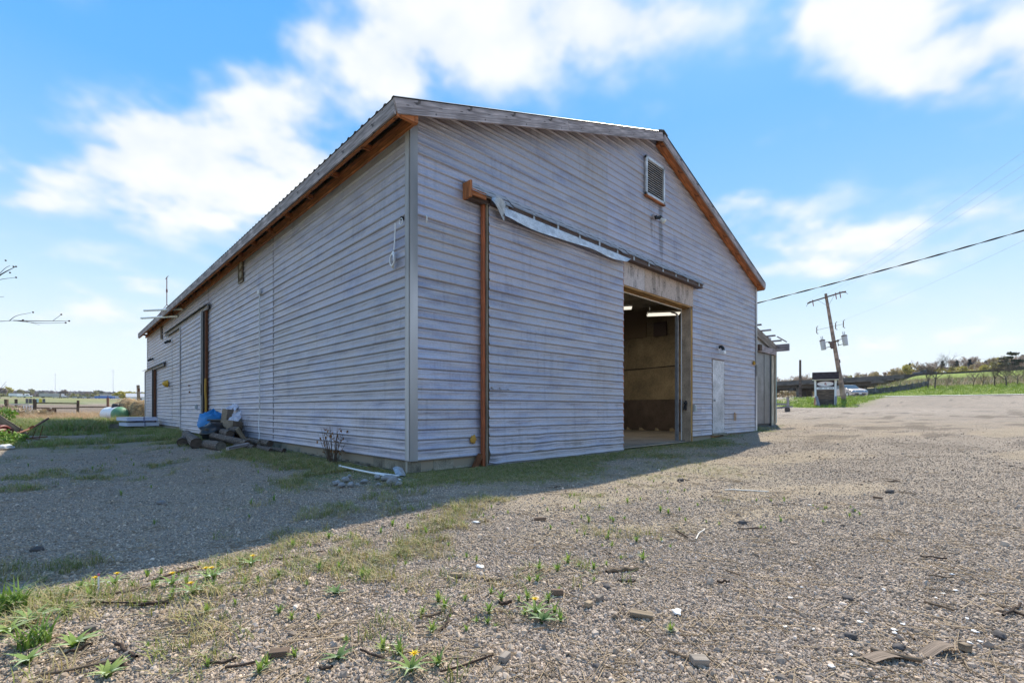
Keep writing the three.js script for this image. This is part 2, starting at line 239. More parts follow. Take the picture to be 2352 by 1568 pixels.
{
  const az = [], R = [];
  for (let a = -56; a <= 56.001; a += .2) az.push(a); for (let a = 58.5; a < 304; a += 2.5) az.push(a);
  for (let r = .25; r < 3600;) { R.push(r); r *= r < 30 ? 1.017 : r < 220 ? 1.024 : 1.045; }
  const P = [], C = [], U = [], I = [], na = az.length, push = (x, z) => { P.push(x, H(x, z), z); C.push(...groundColour(x, z)); U.push(x / 2.6, z / 2.6); };
  push(EYE.x, EYE.z);
  for (const r of R) for (const a of az) { const t = a * Math.PI / 180, f = Math.cos(t) * r, s = Math.sin(t) * r; push(EYE.x + FWD.x * f + RGT.x * s, EYE.z + FWD.z * f + RGT.z * s); }
  for (let i = 0; i < na; i++) I.push(0, 1 + i, 1 + (i + 1) % na);
  for (let j = 0; j < R.length - 1; j++) for (let i = 0; i < na; i++) { const a = 1 + j * na + i, b = 1 + j * na + (i + 1) % na, c = a + na, e = b + na; I.push(a, c, e, a, e, b); }
  const g = new THREE.BufferGeometry(); g.setAttribute('position', new THREE.Float32BufferAttribute(P, 3)); g.setAttribute('color', new THREE.Float32BufferAttribute(C, 3)); g.setAttribute('uv', new THREE.Float32BufferAttribute(U, 2)); g.setIndex(I); g.computeVertexNormals();
  // crushed stone grain: cells of differing tone with dark joints, tiling every 2.6 m
  const N = 96, S = 1024, px = [], rr = rng(5); for (let j = 0; j < N; j++) for (let i = 0; i < N; i++) px.push([i + .1 + .8 * rr(), j + .1 + .8 * rr(), rr(), rr()]);
  const cell = (u, v) => { const x = u * N, y = v * N, i0 = Math.floor(x), j0 = Math.floor(y); let d1 = 9, d2 = 9, id = 0; for (let b = -1; b <= 1; b++) for (let a = -1; a <= 1; a++) { const i = i0 + a, j = j0 + b, k = ((j + N) % N) * N + (i + N) % N, q = px[k], ex = q[0] + Math.floor(i / N) * N - x + (i < 0 ? 0 : 0), ey = q[1] + Math.floor(j / N) * N - y, dd = ex * ex + ey * ey; if (dd < d1) { d2 = d1; d1 = dd; id = k; } else if (dd < d2) d2 = dd; } return [Math.sqrt(d2) - Math.sqrt(d1), px[id][2], px[id][3]]; };
  const grit = tex(S, S, (u, v) => { const [e, a, b] = cell(u, v), c = (.62 + .34 * a) * lerp(.62, 1, ss(0, .25, e)) * (.92 + .16 * tf(u, v, 200, 200, 2, 9)); return [c * (1 + .05 * (b - .5)), c, c * (1 - .06 * (b - .5))]; }, null, false);
  const gritH = tex(S, S, (u, v) => { const [e, a] = cell(u, v), c = ss(0, .5, e) * (.4 + .6 * a); return [c, c, c]; }, null, false);
  const ground = part('ground', g, new THREE.MeshStandardMaterial({ vertexColors: true, map: grit, bumpMap: gritH, bumpScale: .012, roughness: 1, color: lin(1.28, 1.28, 1.28) }), null);
  ground.userData.kind = 'structure';
}
// the paved road along the far side of the lot, with its edge line
{
  const nz = 120, mk = (x0, x1, lift) => grid(2, nz, (u, v) => { const z = lerp(260, -420, v), x = lerp(x0, x1, u); return [x, 2.32 + lift + .03 * Math.sin(u * Math.PI), z]; }, [(x1 - x0) / 4, 680 / 4]);
  const road = part('road', mk(62.6, 70.4, .035), M(.34, .33, .33, .62, { map: rep(mottleTex, 1, 1) }), null); road.userData.kind = 'structure';
  for (const [a, b] of [[62.85, 62.98], [70.0, 70.13]]) part('edge_line', mk(a, b, .047), M(.75, .75, .73, .7), road);
  part('centre_line', mk(66.45, 66.57, .053), M(.62, .45, .06, .7), road);
}

// ---------------------------------------------------------------- the barn
const BW = 13.9, BL = 28.1, SB = .2, PITCH = .1524;          // width, length, underside of the siding, rib spacing
const roofY = x => x < BW / 2 ? 5.24 + .339 * (x + .4) : 5.24 + .339 * (BW + .4 - x);
const barn = thing('barn', 'long weathered grey metal-sided barn with low gable roof and open front doorway', 'barn');
// one ribbed sheet: s runs along the wall, y up, n outward; clipped to [lo(y), hi(y)]
function sheet(s0, s1, y0, y1, o = {}) {
  const ys = [], prof = [[0, .021], [.05, .022], [.22, .006], [.40, .004], [.43, .0065], [.46, .004], [.62, .004], [.65, .0065], [.68, .004], [.845, .001], [.97, .020]];
  for (let k = Math.floor((y0 - SB) / PITCH) - 1; SB + k * PITCH < y1 + .2; k++) for (const [t, n] of prof) { const y = SB + (k + t) * PITCH; if (y > y0 + .002 && y < y1 - .002) ys.push([y, n]); }
  const at = y => { const t = (((y - SB) / PITCH) % 1 + 1) % 1; for (let i = 1; i < prof.length; i++) if (t <= prof[i][0]) return lerp(prof[i - 1][1], prof[i][1], (t - prof[i - 1][0]) / (prof[i][0] - prof[i - 1][0])); return .02; };
  ys.unshift([y0, at(y0)]); ys.push([y1, at(y1)]);
  const nu = Math.max(3, Math.round((s1 - s0) / (o.step || .28))), seed = o.seed || 0, wob = o.wob ?? 1, P = [], U = [], I = [], C = [], r = rng(seed * 7 + 3), uo = r() * 5, vo = r() * 3, tilt = (r() - .5) * .006;
  for (const [y, n] of ys) {
    const a = Math.max(s0, o.lo ? o.lo(y) : -1e9), b = Math.min(s1, o.hi ? o.hi(y) : 1e9), mid = Math.min(Math.max((a + b) / 2, s0), s1), A = a < b ? a : mid, B = a < b ? b : mid;
    for (let i = 0; i <= nu; i++) {
      const s = lerp(A, B, i / nu), edge = o.crumple ? o.crumple(s, y) : 0;
      const dent = (fbm(s * 1.3 + seed, y * 3.1, 3, 7) - .5) * .008 * wob + (fbm(s * 5 + seed, y * 9, 2, 9) - .5) * .003;
      const yy = y + ((fbm(s * .6, seed, 2, 13) - .5) * .006 + tilt * (i / nu - .5)) * wob + edge * (fbm(s * 3.5, y * 7 + seed, 3, 5) - .5) * .12;
      if (o.stain) { const k = o.stain(s, y); C.push(k, k, k * 1.02); }
      P.push(s, yy, n + dent + .007 * (1 - (y - y0) / (y1 - y0)) + edge * (fbm(s * 4 + 3, y * 5, 3, 6) - .42) * .10);
      U.push((s + uo) / 8, (y + vo) / 4);
    }
  }
  for (let j = 0; j < ys.length - 1; j++) for (let i = 0; i < nu; i++) { const a = j * (nu + 1) + i, b = a + 1, c = a + nu + 1; I.push(a, b, c + 1, a, c + 1, c); }
  const g = new THREE.BufferGeometry(); g.setAttribute('position', new THREE.Float32BufferAttribute(P, 3)); g.setAttribute('uv', new THREE.Float32BufferAttribute(U, 2)); g.setIndex(I); if (o.stain) g.setAttribute('color', new THREE.Float32BufferAttribute(C, 3));
  const c = toCreasedNormals(g, .5); return c;
}
const onLeft = g => g.rotateY(-Math.PI / 2);                // s -> +z, n -> -x
let sheetNo = 0; const sidMat = () => SIDING[Math.floor(hash(sheetNo++, 3, 9) * 4)];
// rows of sheets are six ribs tall
const rows = (y0, y1, n = 6) => { const out = []; let a = y0; for (let k = Math.ceil((y0 + .05 - SB) / (PITCH * n)); a < y1 - .01; k++) { const b = Math.min(y1, SB + k * PITCH * n); if (b > a + .02) out.push([a, b]); a = b; } return out; };
// long left wall (x = 0 facing -x); s = z
{
  const joints = [0, 6.12, 12.92, 20.0, 28.1];
  const doors = [[13.0, 17.3, 0, 4.42], [24.7, 28.1, 0, 3.05]];       // sliding doors hang over these
  rows(SB, 5.22).forEach(([a, b], i) => { for (let k = 0; k < 4; k++) { const sh = [0, .35, -.2][i % 3] * (k && 1); const s1 = -joints[k], s0 = -joints[k + 1];
    part('siding_sheet', onLeft(sheet(s0 - .02, s1 + .02, a - .015, b, { seed: i * 9 + k, step: k > 1 ? .5 : .3 })), sidMat(), barn); } });
}
for (const z of [6.12, 12.92, 20.0]) part('lap_seam', bx(.006, 4.98, .016, -.014, SB + 2.5, -z), M(.10, .10, .11), barn);
// gable (z = 0 facing +z)
const OP = [4.9, 8.87, .0, 3.80];                                     // the doorway
const MD = [10.3, 11.2, .2, 2.44];                                    // the small door
{
  // dark run-off marks below the vent and the lamp
  const wetMat = SIDING[0].clone(); wetMat.vertexColors = true;
  const stain = (s, y) => { const run = (c, w, y0, y1, d) => { const e = Math.abs(s - c - (fbm(y * 6, c, 2, 5) - .5) * .05) / w; return d * ss(1, .55, e) * ss(y0, y0 + .25, y + (fbm(s * 22, 1, 2, 4) - .5) * .5) * ss(y1 + .1, y1 - .1, y) * (.6 + .6 * fbm(s * 30, y * 9, 2, 8)); }; return 1 - clamp(run(7.28, .13, 4.72, 6.1, .52) + run(6.82, .045, 5.0, 5.65, .45) + run(7.0, .4, 5.85, 6.1, .2), 0, .6); };
  const lo = y => y < 5.3 ? -1 : (y - 5.24 + .06) / .339 - .4, hi = y => y < 5.3 ? 99 : BW - lo(y);
  const cut = (a, b) => { let iv = [[0, 4.96], [4.96, 9.6], [9.6, BW]]; for (const [x0, x1, y0, y1] of [OP, MD]) if (a < y1 - .01 && b > y0 + .01) iv = iv.flatMap(([p, q]) => q <= x0 || p >= x1 ? [[p, q]] : [[p, x0], [x1, q]].filter(([u, v]) => v > u + .03)); return iv; };
  const levels = rows(SB, 7.75).flatMap(([a, b]) => { const c = [a, ...[OP[3], MD[3]].filter(y => y > a + .02 && y < b - .02), b].sort((p, q) => p - q); return c.slice(1).map((q, i) => [c[i], q, i === 0]); });
  levels.forEach(([a, b, first], i) => { for (const [p, q] of cut(a, b)) { if (Math.max(p, lo(a)) > Math.min(q, hi(a)) - .05) continue; const wet = p < 6 && q > 7 && b > 4.7 && a < 6.2; part('siding_sheet', sheet(p, q, a - (first ? .015 : 0), b, { seed: 300 + i * 5 + Math.round(p), lo, hi, ...(wet ? { stain, step: .045 } : {}) }), wet ? wetMat : sidMat(), barn); } });
}
// core walls (studs and boards behind the siding), far end and far side
{
  const shape = new THREE.Shape([[.02, .05], [BW - .02, .05], [BW - .02, 5.2], [BW / 2, roofY(BW / 2) - .14], [.02, 5.2]].map(p => new THREE.Vector2(...p)));
  const hole = (x0, x1, y0, y1) => shape.holes.push(new THREE.Path([[x0, y0], [x1, y0], [x1, y1], [x0, y1]].map(p => new THREE.Vector2(...p))));
  hole(OP[0], OP[1], .06, OP[3]); hole(MD[0], MD[1], .06, MD[3]);
  part('gable_wall', new THREE.ExtrudeGeometry(shape, { depth: .12, bevelEnabled: false }).translate(0, 0, -.14), M(.30, .25, .19, .95), barn);
  const back = new THREE.Shape([[.02, .05], [BW - .02, .05], [BW - .02, 5.2], [BW / 2, roofY(BW / 2) - .14], [.02, 5.2]].map(p => new THREE.Vector2(...p)));
  part('end_wall', new THREE.ExtrudeGeometry(back, { depth: .14, bevelEnabled: false }).translate(0, 0, -BL + .02), M(.30, .25, .19, .95), barn);
  part('side_wall', bx(.14, 5.1, BL - .2, .09, 2.6, -BL / 2), M(.30, .25, .19, .95), barn);
  part('side_wall', bx(.14, 5.1, BL - .2, BW - .09, 2.6, -BL / 2), M(.28, .21, .13, .95, { map: rep(woodTex, .5, 1) }), barn);
  rows(SB, 5.2, 12).forEach(([a, b], i) => { for (let k = 0; k < 2; k++) part('siding_sheet', sheet(-14.05 * (k + 1), -14.05 * k, a - .015, b, { seed: 700 + i * 3 + k, step: 1.4 }).rotateY(-Math.PI / 2).scale(-1, 1, 1).translate(BW, 0, 0), sidMat(), barn); });
}
// concrete block footing
{
  const f = thing('foundation'); scene.remove(f); f.name = 'foundation'; barn.add(f);
  const block = bx(.39, .19, .16, 0, 0, 0, null, .006), bl = bx(.16, .19, .39, 0, 0, 0, null, .006), tones = [0, 1, 2].map(i => { const m = MAT.concrete.clone(); m.color.multiplyScalar(.86 + .14 * i); return m; });
  for (let row = 0; row < 2; row++) {
    for (let k = 0; k < 36; k++) { const z = -.2 - k * .40 - (row % 2) * .2; if (z < -BL) break; if (row && k === 2) continue; const m = part('concrete_block', bl, tones[Math.floor(hash(k, row, 4) * 3)], f); m.position.set(.095 + hash(k, row, 1) * .008, .107 - row * .2, z); }
    for (let k = 0; k < 13; k++) { const x = .2 + k * .40 + (row % 2) * .2; if (x > 4.8) break; const m = part('concrete_block', block, tones[Math.floor(hash(k, row, 5) * 3)], f); m.position.set(x, .107 - row * .2, -.095 - hash(k, row, 2) * .008); }
  }
  part('footing', bx(.14, .5, BL - .3, .16, -.06, -BL / 2), MAT.concrete, f); part('footing', bx(BW - .4, .42, .1, BW / 2, -.17, -.2), MAT.concrete, f);
  part('mortar', bx(.05, .36, 14.2, .12, .0, -7.2), M(.40, .37, .32), f); part('mortar', bx(4.8, .36, .05, 2.4, .0, -.12), M(.40, .37, .32), f);
}
part('floor_slab', bx(BW - .3, .3, BL - .3, BW / 2, -.06, -BL / 2 + .02), M(.30, .28, .26, .8, { map: rep(concTex, .4, .4) }), barn);
part('corner_trim', [bx(.012, 5.05, .11, -.032, SB + 2.52, -.05), bx(.13, 5.08, .012, .03, SB + 2.53, .032)], MAT.trim, barn);
part('corner_trim', [bx(.13, 5.0, .012, BW - .03, SB + 2.5, .032), bx(.012, 5.0, .11, BW + .032, SB + 2.5, -.05)], MAT.trim, barn);
part('corner_trim', bx(.012, 5.0, .11, -.032, SB + 2.5, -BL + .05), MAT.trim, barn);
// roof: ribbed sheets laid from eave to ridge
{
  const n = 31, wv = (BL + .54) / n, slopeLen = (BW / 2 + .42) / Math.cos(Math.atan(.339)), an = Math.atan(.339);
  const prof = []; for (let k = 0; k < 4; k++) prof.push([k / 4 + .0, 0], [k / 4 + .035, .024], [k / 4 + .075, .024], [k / 4 + .11, 0]); prof.push([1.03, 0]);
  const mk = s => { const P = [], I = [], U = []; for (const [t, h] of prof) for (const e of [0, 1]) { const x = lerp(-.43, BW / 2 + .01, e); P.push(s > 0 ? x : BW - Math.max(x, -.17), 5.24 + .339 * ((s > 0 ? x : Math.max(x, -.17)) + .4) + h + .005, -t * wv); U.push(e * slopeLen, t * wv); } for (let i = 0; i < prof.length - 1; i++) { const a = i * 2; I.push(a, a + 2, a + 3, a, a + 3, a + 1); } const g = new THREE.BufferGeometry(); g.setAttribute('position', new THREE.Float32BufferAttribute(P, 3)); g.setAttribute('uv', new THREE.Float32BufferAttribute(U, 2)); g.setIndex(I); return toCreasedNormals(g, .4); };
  for (const s of [1, -1]) { const g = mk(s); for (let k = 0; k < n; k++) { const m = part('roof_sheet', g, MAT.roofMetal, barn); m.position.set(0, hash(k, 2, s + 3) * .004, .28 - k * wv); } }
  part('ridge_cap', [bx(.22, .012, BL + .56, BW / 2 - .1, roofY(BW / 2) + .012, -BL / 2, [0, 0, .327]), bx(.22, .012, BL + .56, BW / 2 + .1, roofY(BW / 2) + .012, -BL / 2, [0, 0, -.327])], MAT.roofMetal, barn);
  // purlins and ceiling keep the roof closed
  for (const s of [1, -1]) part('roof_deck', grid(1, 1, (u, v) => { const x = s > 0 ? lerp(-.02, BW / 2, u) : BW - lerp(-.02, BW / 2, u); return [x, roofY(x) - .045, lerp(-.02, -BL + .05, v)]; }), M(.35, .28, .2, .95, DS), barn);
  // left eave: fascia boards, sub-fascia, frieze board
  const eave = (x, y, w, h, mat, nm, len = 4.85) => { for (let k = 0; k * len < BL + .5; k++) { const L = Math.min(len, BL + .52 - k * len) - .006; part(nm, bx(w, h, L, x + (hash(k, 1, 2) - .5) * .006, y, .25 - k * len - L / 2), mat, barn); } };
  eave(-.405, 5.12, .03, .21, MAT.greyWood, 'fascia_board'); eave(-.36, 5.075, .04, .15, MAT.orangeWood, 'sub_fascia_board'); eave(-.06, 5.13, .05, .17, MAT.orangeWood, 'frieze_board');
  for (let k = 0; k < 24; k++) part('lookout', bx(.3, .09, .04, -.21, 5.17, .16 - k * 1.22), MAT.orangeWood, barn);
  // gable rakes
  const rake = (s, z, off, h, t, mat, nm, x0, x1) => { const L = (x1 - x0) / Math.cos(an); const m = part(nm, bx(L, h, t), mat, barn); const xm = (x0 + x1) / 2; m.position.set(s > 0 ? xm : BW - xm, 5.24 + .339 * (xm + .4) + off, z); m.rotation.z = s > 0 ? an : -an; };
  rake(1, .255, -.115, .20, .035, MAT.greyWood, 'rake_board', -.40, 3.3); rake(1, .252, -.115, .195, .035, MAT.greyWood, 'rake_board', 3.31, BW / 2 - .02);
  rake(-1, .255, -.115, .19, .035, MAT.greyWood, 'rake_board', -.15, 3.3); rake(-1, .252, -.115, .185, .035, MAT.greyWood, 'rake_board', 3.31, BW / 2 - .02);
  rake(1, .13, -.035, .02, .21, MAT.orangeWood, 'soffit_board', -.36, BW / 2 - .03); rake(-1, .13, -.16, .10, .20, MAT.orangeWood, 'soffit_board', -.12, BW / 2 - .06);
  part('eave_block', bx(.34, .13, .06, -.2, 5.10, .21), MAT.orangeWood, barn); part('eave_block', bx(.16, .16, .25, BW + .07, 5.2, .12), MAT.orangeWood, barn);
  part('fascia_board', bx(.03, .2, BL + .5, BW + .15, 5.2, -BL / 2 - .02), MAT.greyWood, barn);
}
// inside: lined ceiling, wainscot, dark wall boxes
part('ceiling', bx(BW - .3, .06, BL - .3, BW / 2, 5.17, -BL / 2 - .03), M(.80, .76, .68, .7, { map: rep(mottleTex, .3, .3) }), barn);
for (let k = 0; k < 9; k++) part('wainscot_panel', bx(.02, 1.22, 2.42, BW - .18, .72, -1.4 - k * 2.43), M(.15, .11, .09, .8, { map: rep(mottleTex, .5, .5) }), barn);
for (let k = 0; k < 9; k++) for (const [y, h] of [[1.98, 1.28], [3.28, 1.28], [4.55, 1.22]]) part('wall_panel', bx(.016, h, 2.42, BW - .178 - hash(k, y * 10, 2) * .006, y, -1.4 - k * 2.43), M(.40, .32, .205, .85, { map: rep(mottleTex, .3, .3) }), barn);
part('wall_box', bx(.10, .55, .55, BW - .26, 4.15, -3.5), M(.09, .065, .06, .8), barn); part('wall_box', bx(.06, 1.1, 1.5, BW - .23, 4.45, -4.9), M(.20, .145, .095, .85), barn);
part('wall_cable', tube([[BW - .2, 2.72, -1], [BW - .2, 2.66, -3], [BW - .2, 2.6, -5], [BW - .2, 2.58, -9]], .012), MAT.black, barn);
// doorway: plywood header, head beam, jamb, overhead-door track
part('header_panel', bx(1.43, .74, .018, 5.72, 4.16, .045), MAT.ply, barn); part('header_panel', bx(2.53, .72, .018, 7.71, 4.15, .048), MAT.plyBrown, barn);
part('head_jamb', bx(3.99, .05, .26, 6.88, 3.775, -.09), MAT.goldWood, barn); part('head_seal', bx(3.95, .025, .03, 6.88, 3.74, -.225), MAT.white, barn);
part('side_jamb', bx(.03, 3.68, .25, 8.872, 1.90, -.09), MAT.tanBoard, barn); part('door_casing', bx(.07, 3.74, .03, 8.93, 1.93, .035), MAT.goldWood, barn);
part('foam_seam', tube([[8.89, .3, .045], [8.885, 1.1, .05], [8.90, 2.0, .05], [8.885, 2.9, .05], [8.89, 3.7, .045]], .012), M(.62, .36, .12, .9), barn);
part('side_seal', bx(.03, 3.68, .02, 8.86, 1.90, -.225), MAT.white, barn); part('door_track', [bx(.05, 3.45, .035, 8.80, 1.8, -.30), tube([[8.80, 3.5, -.30], [8.80, 3.62, -.34], [8.80, 3.70, -.5]], .025, 20)], MAT.zinc, barn);
part('door_track', bx(.012, 3.5, .07, 8.76, 1.8, -.33), MAT.zinc, barn);
part('door_handle', [bx(.05, .26, .03, 8.83, 1.06, -.08), bx(.04, .05, .09, 8.81, 1.12, -.08), bx(.03, .14, .03, 8.79, 1.0, -.11, [.3, 0, .2])], MAT.darkSteel, barn);
part('switch_box', [bx(.10, .20, .07, 9.03, .98, .07, null, .008), bx(.07, .14, .02, 9.03, .98, .112, null, .005)], M(.45, .48, .50, .5, { metalness: .3 }), barn);
// the big sliding door pushed to the left, its hood, track and torn flashing
{
  const d = new THREE.Group(); d.name = 'sliding_door'; barn.add(d);
  const lev = rows(.03, 4.36, 6);
  lev.forEach(([a, b], i) => part('siding_sheet', sheet(1.40, 5.38, a - .015, b, { seed: 500 + i, wob: 1.6, step: .12, crumple: (s, y) => Math.max(ss(1.25, .05, y) * .55, ss(.1, .02, b - y) * .0) * (.35 + .65 * ss(.45, .65, fbm(s * .8, i * 3, 2, 4)) + .8 * ss(.25, 0, s - 1.4)) }).translate(0, 0, .135), sidMat(), d));
  part('door_core', bx(3.95, 4.3, .05, 3.39, 2.19, .10), M(.30, .24, .18, .95), d); part('door_edge', bx(.02, 4.3, .07, 5.388, 2.2, .105), MAT.redWood, d);
  part('torn_patch', grid(8, 3, (u, v) => [1.41 + u * .5, 1.30 + v * .03 - .05 * v * Math.abs(Math.sin(u * 9)), .165 + .02 * v]), MAT.flash, d);
  part('stop_board', bx(.05, 4.45, .06, 1.33, 2.16, .07), MAT.redWood, barn); part('edge_strip', bx(.022, 4.4, .03, 1.372, 2.15, .12), MAT.paleWood, barn);
  part('stop_brace', bx(.30, .09, .05, 1.20, .08, .07, [0, 0, 1.0]), MAT.rust, barn);
  const y0 = 4.52; part('track_header', bx(8.3, .20, .10, 5.12, y0 - .09, .085), MAT.trackBrown, barn);
  part('track_rail', [bx(7.85, .085, .05, 5.33, y0 - .14, .175), bx(7.85, .02, .09, 5.33, y0 - .19, .17)], MAT.trackBrown, barn);
  for (let k = 0; k < 12; k++) part('track_bracket', [bx(.05, .11, .012, 1.75 + k * .66, y0 - .125, .208), bx(.05, .012, .06, 1.75 + k * .66, y0 - .07, .18)], MAT.zinc, barn);
  const hood = new THREE.Group(); hood.name = 'track_hood'; barn.add(hood);
  for (let k = 0; k < 28; k++) { const x0 = .97 + k * .3, r = hash(k, 8, 1); part('shingle', grid(6, 4, (u, v) => { const rag = v > .9 ? (fbm(u * 3 + k * 3, 1, 2, 6) - .5) * .07 : 0, x = x0 + u * .305; return [x, y0 + .13 - v * .23 - rag * .3 + (fbm(x * 4, v * 3, 2, 8) - .5) * .018 + .006 * (k % 2) - (r > .7 ? .02 * v : 0), .03 + v * (.20 + rag * .6)]; }, [.3, .26]), MAT.tarBoard, hood); }
  part('hood_board', bx(8.36, .02, .24, 5.14, y0 - .01, .115, [.85, 0, 0]), MAT.greyWood, hood);
  part('hood_end', [bx(.035, .26, .20, .965, y0 - .07, .12), bx(.32, .10, .03, 1.12, y0 - .11, .20)], MAT.orangeWood, barn);
  part('torn_flashing', grid(60, 6, (u, v) => { const x = lerp(1.62, 5.48, u), w = lerp(.22, .16, ss(.2, 1, u)) * (1 - .7 * ss(.94, 1, u)); const wave = (fbm(x * 2.2, 3, 3, 4) - .5) * .028; return [x, y0 - .17 - v * w * (.9 + .1 * Math.sin(x * 3)) - wave * v - .02 * u, .225 + v * .055 + wave * v * .8 + .02 * Math.sin(x * 5) * v]; }, [4, .3]), MAT.flash, barn);
  part('torn_flashing', grid(10, 6, (u, v) => [lerp(1.38, 1.66, u) - v * .03, y0 - .10 - v * lerp(.06, .30, u) + .03 * Math.sin(u * 5), .235 + .07 * Math.sin(u * 2.6) * (1 - v) + .03 * v]), MAT.zinc, barn);
}
// gable vent
{
  const v = new THREE.Group(); v.name = 'gable_vent'; v.position.set(6.92, 6.60, .035); barn.add(v);
  part('frame', [bx(.90, .06, .05, 0, .44, .02), bx(.90, .06, .05, 0, -.44, .02), bx(.06, .94, .05, -.42, 0, .02), bx(.06, .94, .05, .42, 0, .02)], MAT.flash, v);
  part('backing', bx(.8, .84, .01, 0, 0, -.005), M(.03, .028, .03), v); part('sill', bx(.92, .03, .07, 0, -.485, .02), MAT.orangeWood, v);
  for (let k = 0; k < 15; k++) part('slat', bx(.78, .034, .006, 0, .385 - k * .055, .018, [-.7, 0, 0]), MAT.flash, v);
}
// flood light, door lamp, small door, patches
{
  const fl = new THREE.Group(); fl.name = 'flood_light'; fl.position.set(6.86, 5.70, .03); barn.add(fl);
  part('mount', cyl(.06, .06, .035, 0, 0, .015, [Math.PI / 2, 0, 0], 14), MAT.greyWood, fl); part('socket', [cyl(.035, .045, .16, .09, -.02, .09, [.9, 0, -1.1]), bx(.03, .03, .1, .02, .0, .05)], MAT.black, fl);
  part('bulb', new THREE.LatheGeometry([[0, 0], [.03, 0], [.045, .06], [.068, .10], [.066, .125], [.03, .14], [0, .142]].map(p => new THREE.Vector2(...p)), 16).rotateX(2.35).rotateY(.5).translate(.13, -.05, .14), M(.75, .72, .66, .25), fl);
  const dl = new THREE.Group(); dl.name = 'door_lamp'; dl.position.set(10.72, 2.74, .03); barn.add(dl);
  part('arm', tube([[0, .08, 0], [.0, .1, .07], [.0, .05, .13], [0, -.02, .14]], .045, 14, 10), MAT.black, dl); part('shade', [bx(.16, .11, .14, .0, -.075, .13, null, .02), bx(.1, .1, .02, 0, .07, .005)], M(.70, .70, .72, .3), dl);
  const md = new THREE.Group(); md.name = 'small_door'; md.position.set(10.3, .22, 0); barn.add(md);
  part('door_leaf', bx(.84, 2.2, .045, .48, 1.11, -.012, null, .004), M(.85, .82, .84, .55, { map: rep(mottleTex, .5, .4) }), md);
  part('door_frame', [bx(.04, 2.24, .16, .02, 1.11, -.07), bx(.03, 2.24, .16, .89, 1.11, -.07), bx(.9, .03, .16, .45, 2.225, -.07)], M(.16, .11, .08, .9), md);
  part('door_knob', new THREE.SphereGeometry(.03, 10, 8).translate(.14, 1.0, .04), MAT.zinc, md); part('sill', bx(.95, .05, .2, .45, -.02, -.02), MAT.concrete, md);
  part('foam_patch', lump(.055, .065, .018, 3, .6, 3, 2).translate(1.15, .46, .04), MAT.foam, barn); part('foam_patch', lump(.06, .07, .04, 5, .4, 3, 2).translate(13.58, 2.54, .05), MAT.foam, barn);
  part('torn_patch', [bx(.03, .26, .015, 11.93, .72, .035), bx(.025, .24, .015, 12.04, .70, .035), bx(.12, .012, .015, 11.98, .84, .036)], M(.45, .25, .10, .9), barn);
  part('wall_hook', tube([[.23, 3.86, .03], [.23, 3.84, .07], [.23, 3.77, .07], [.24, 3.76, .04]], .008, 12), MAT.white, barn);
}
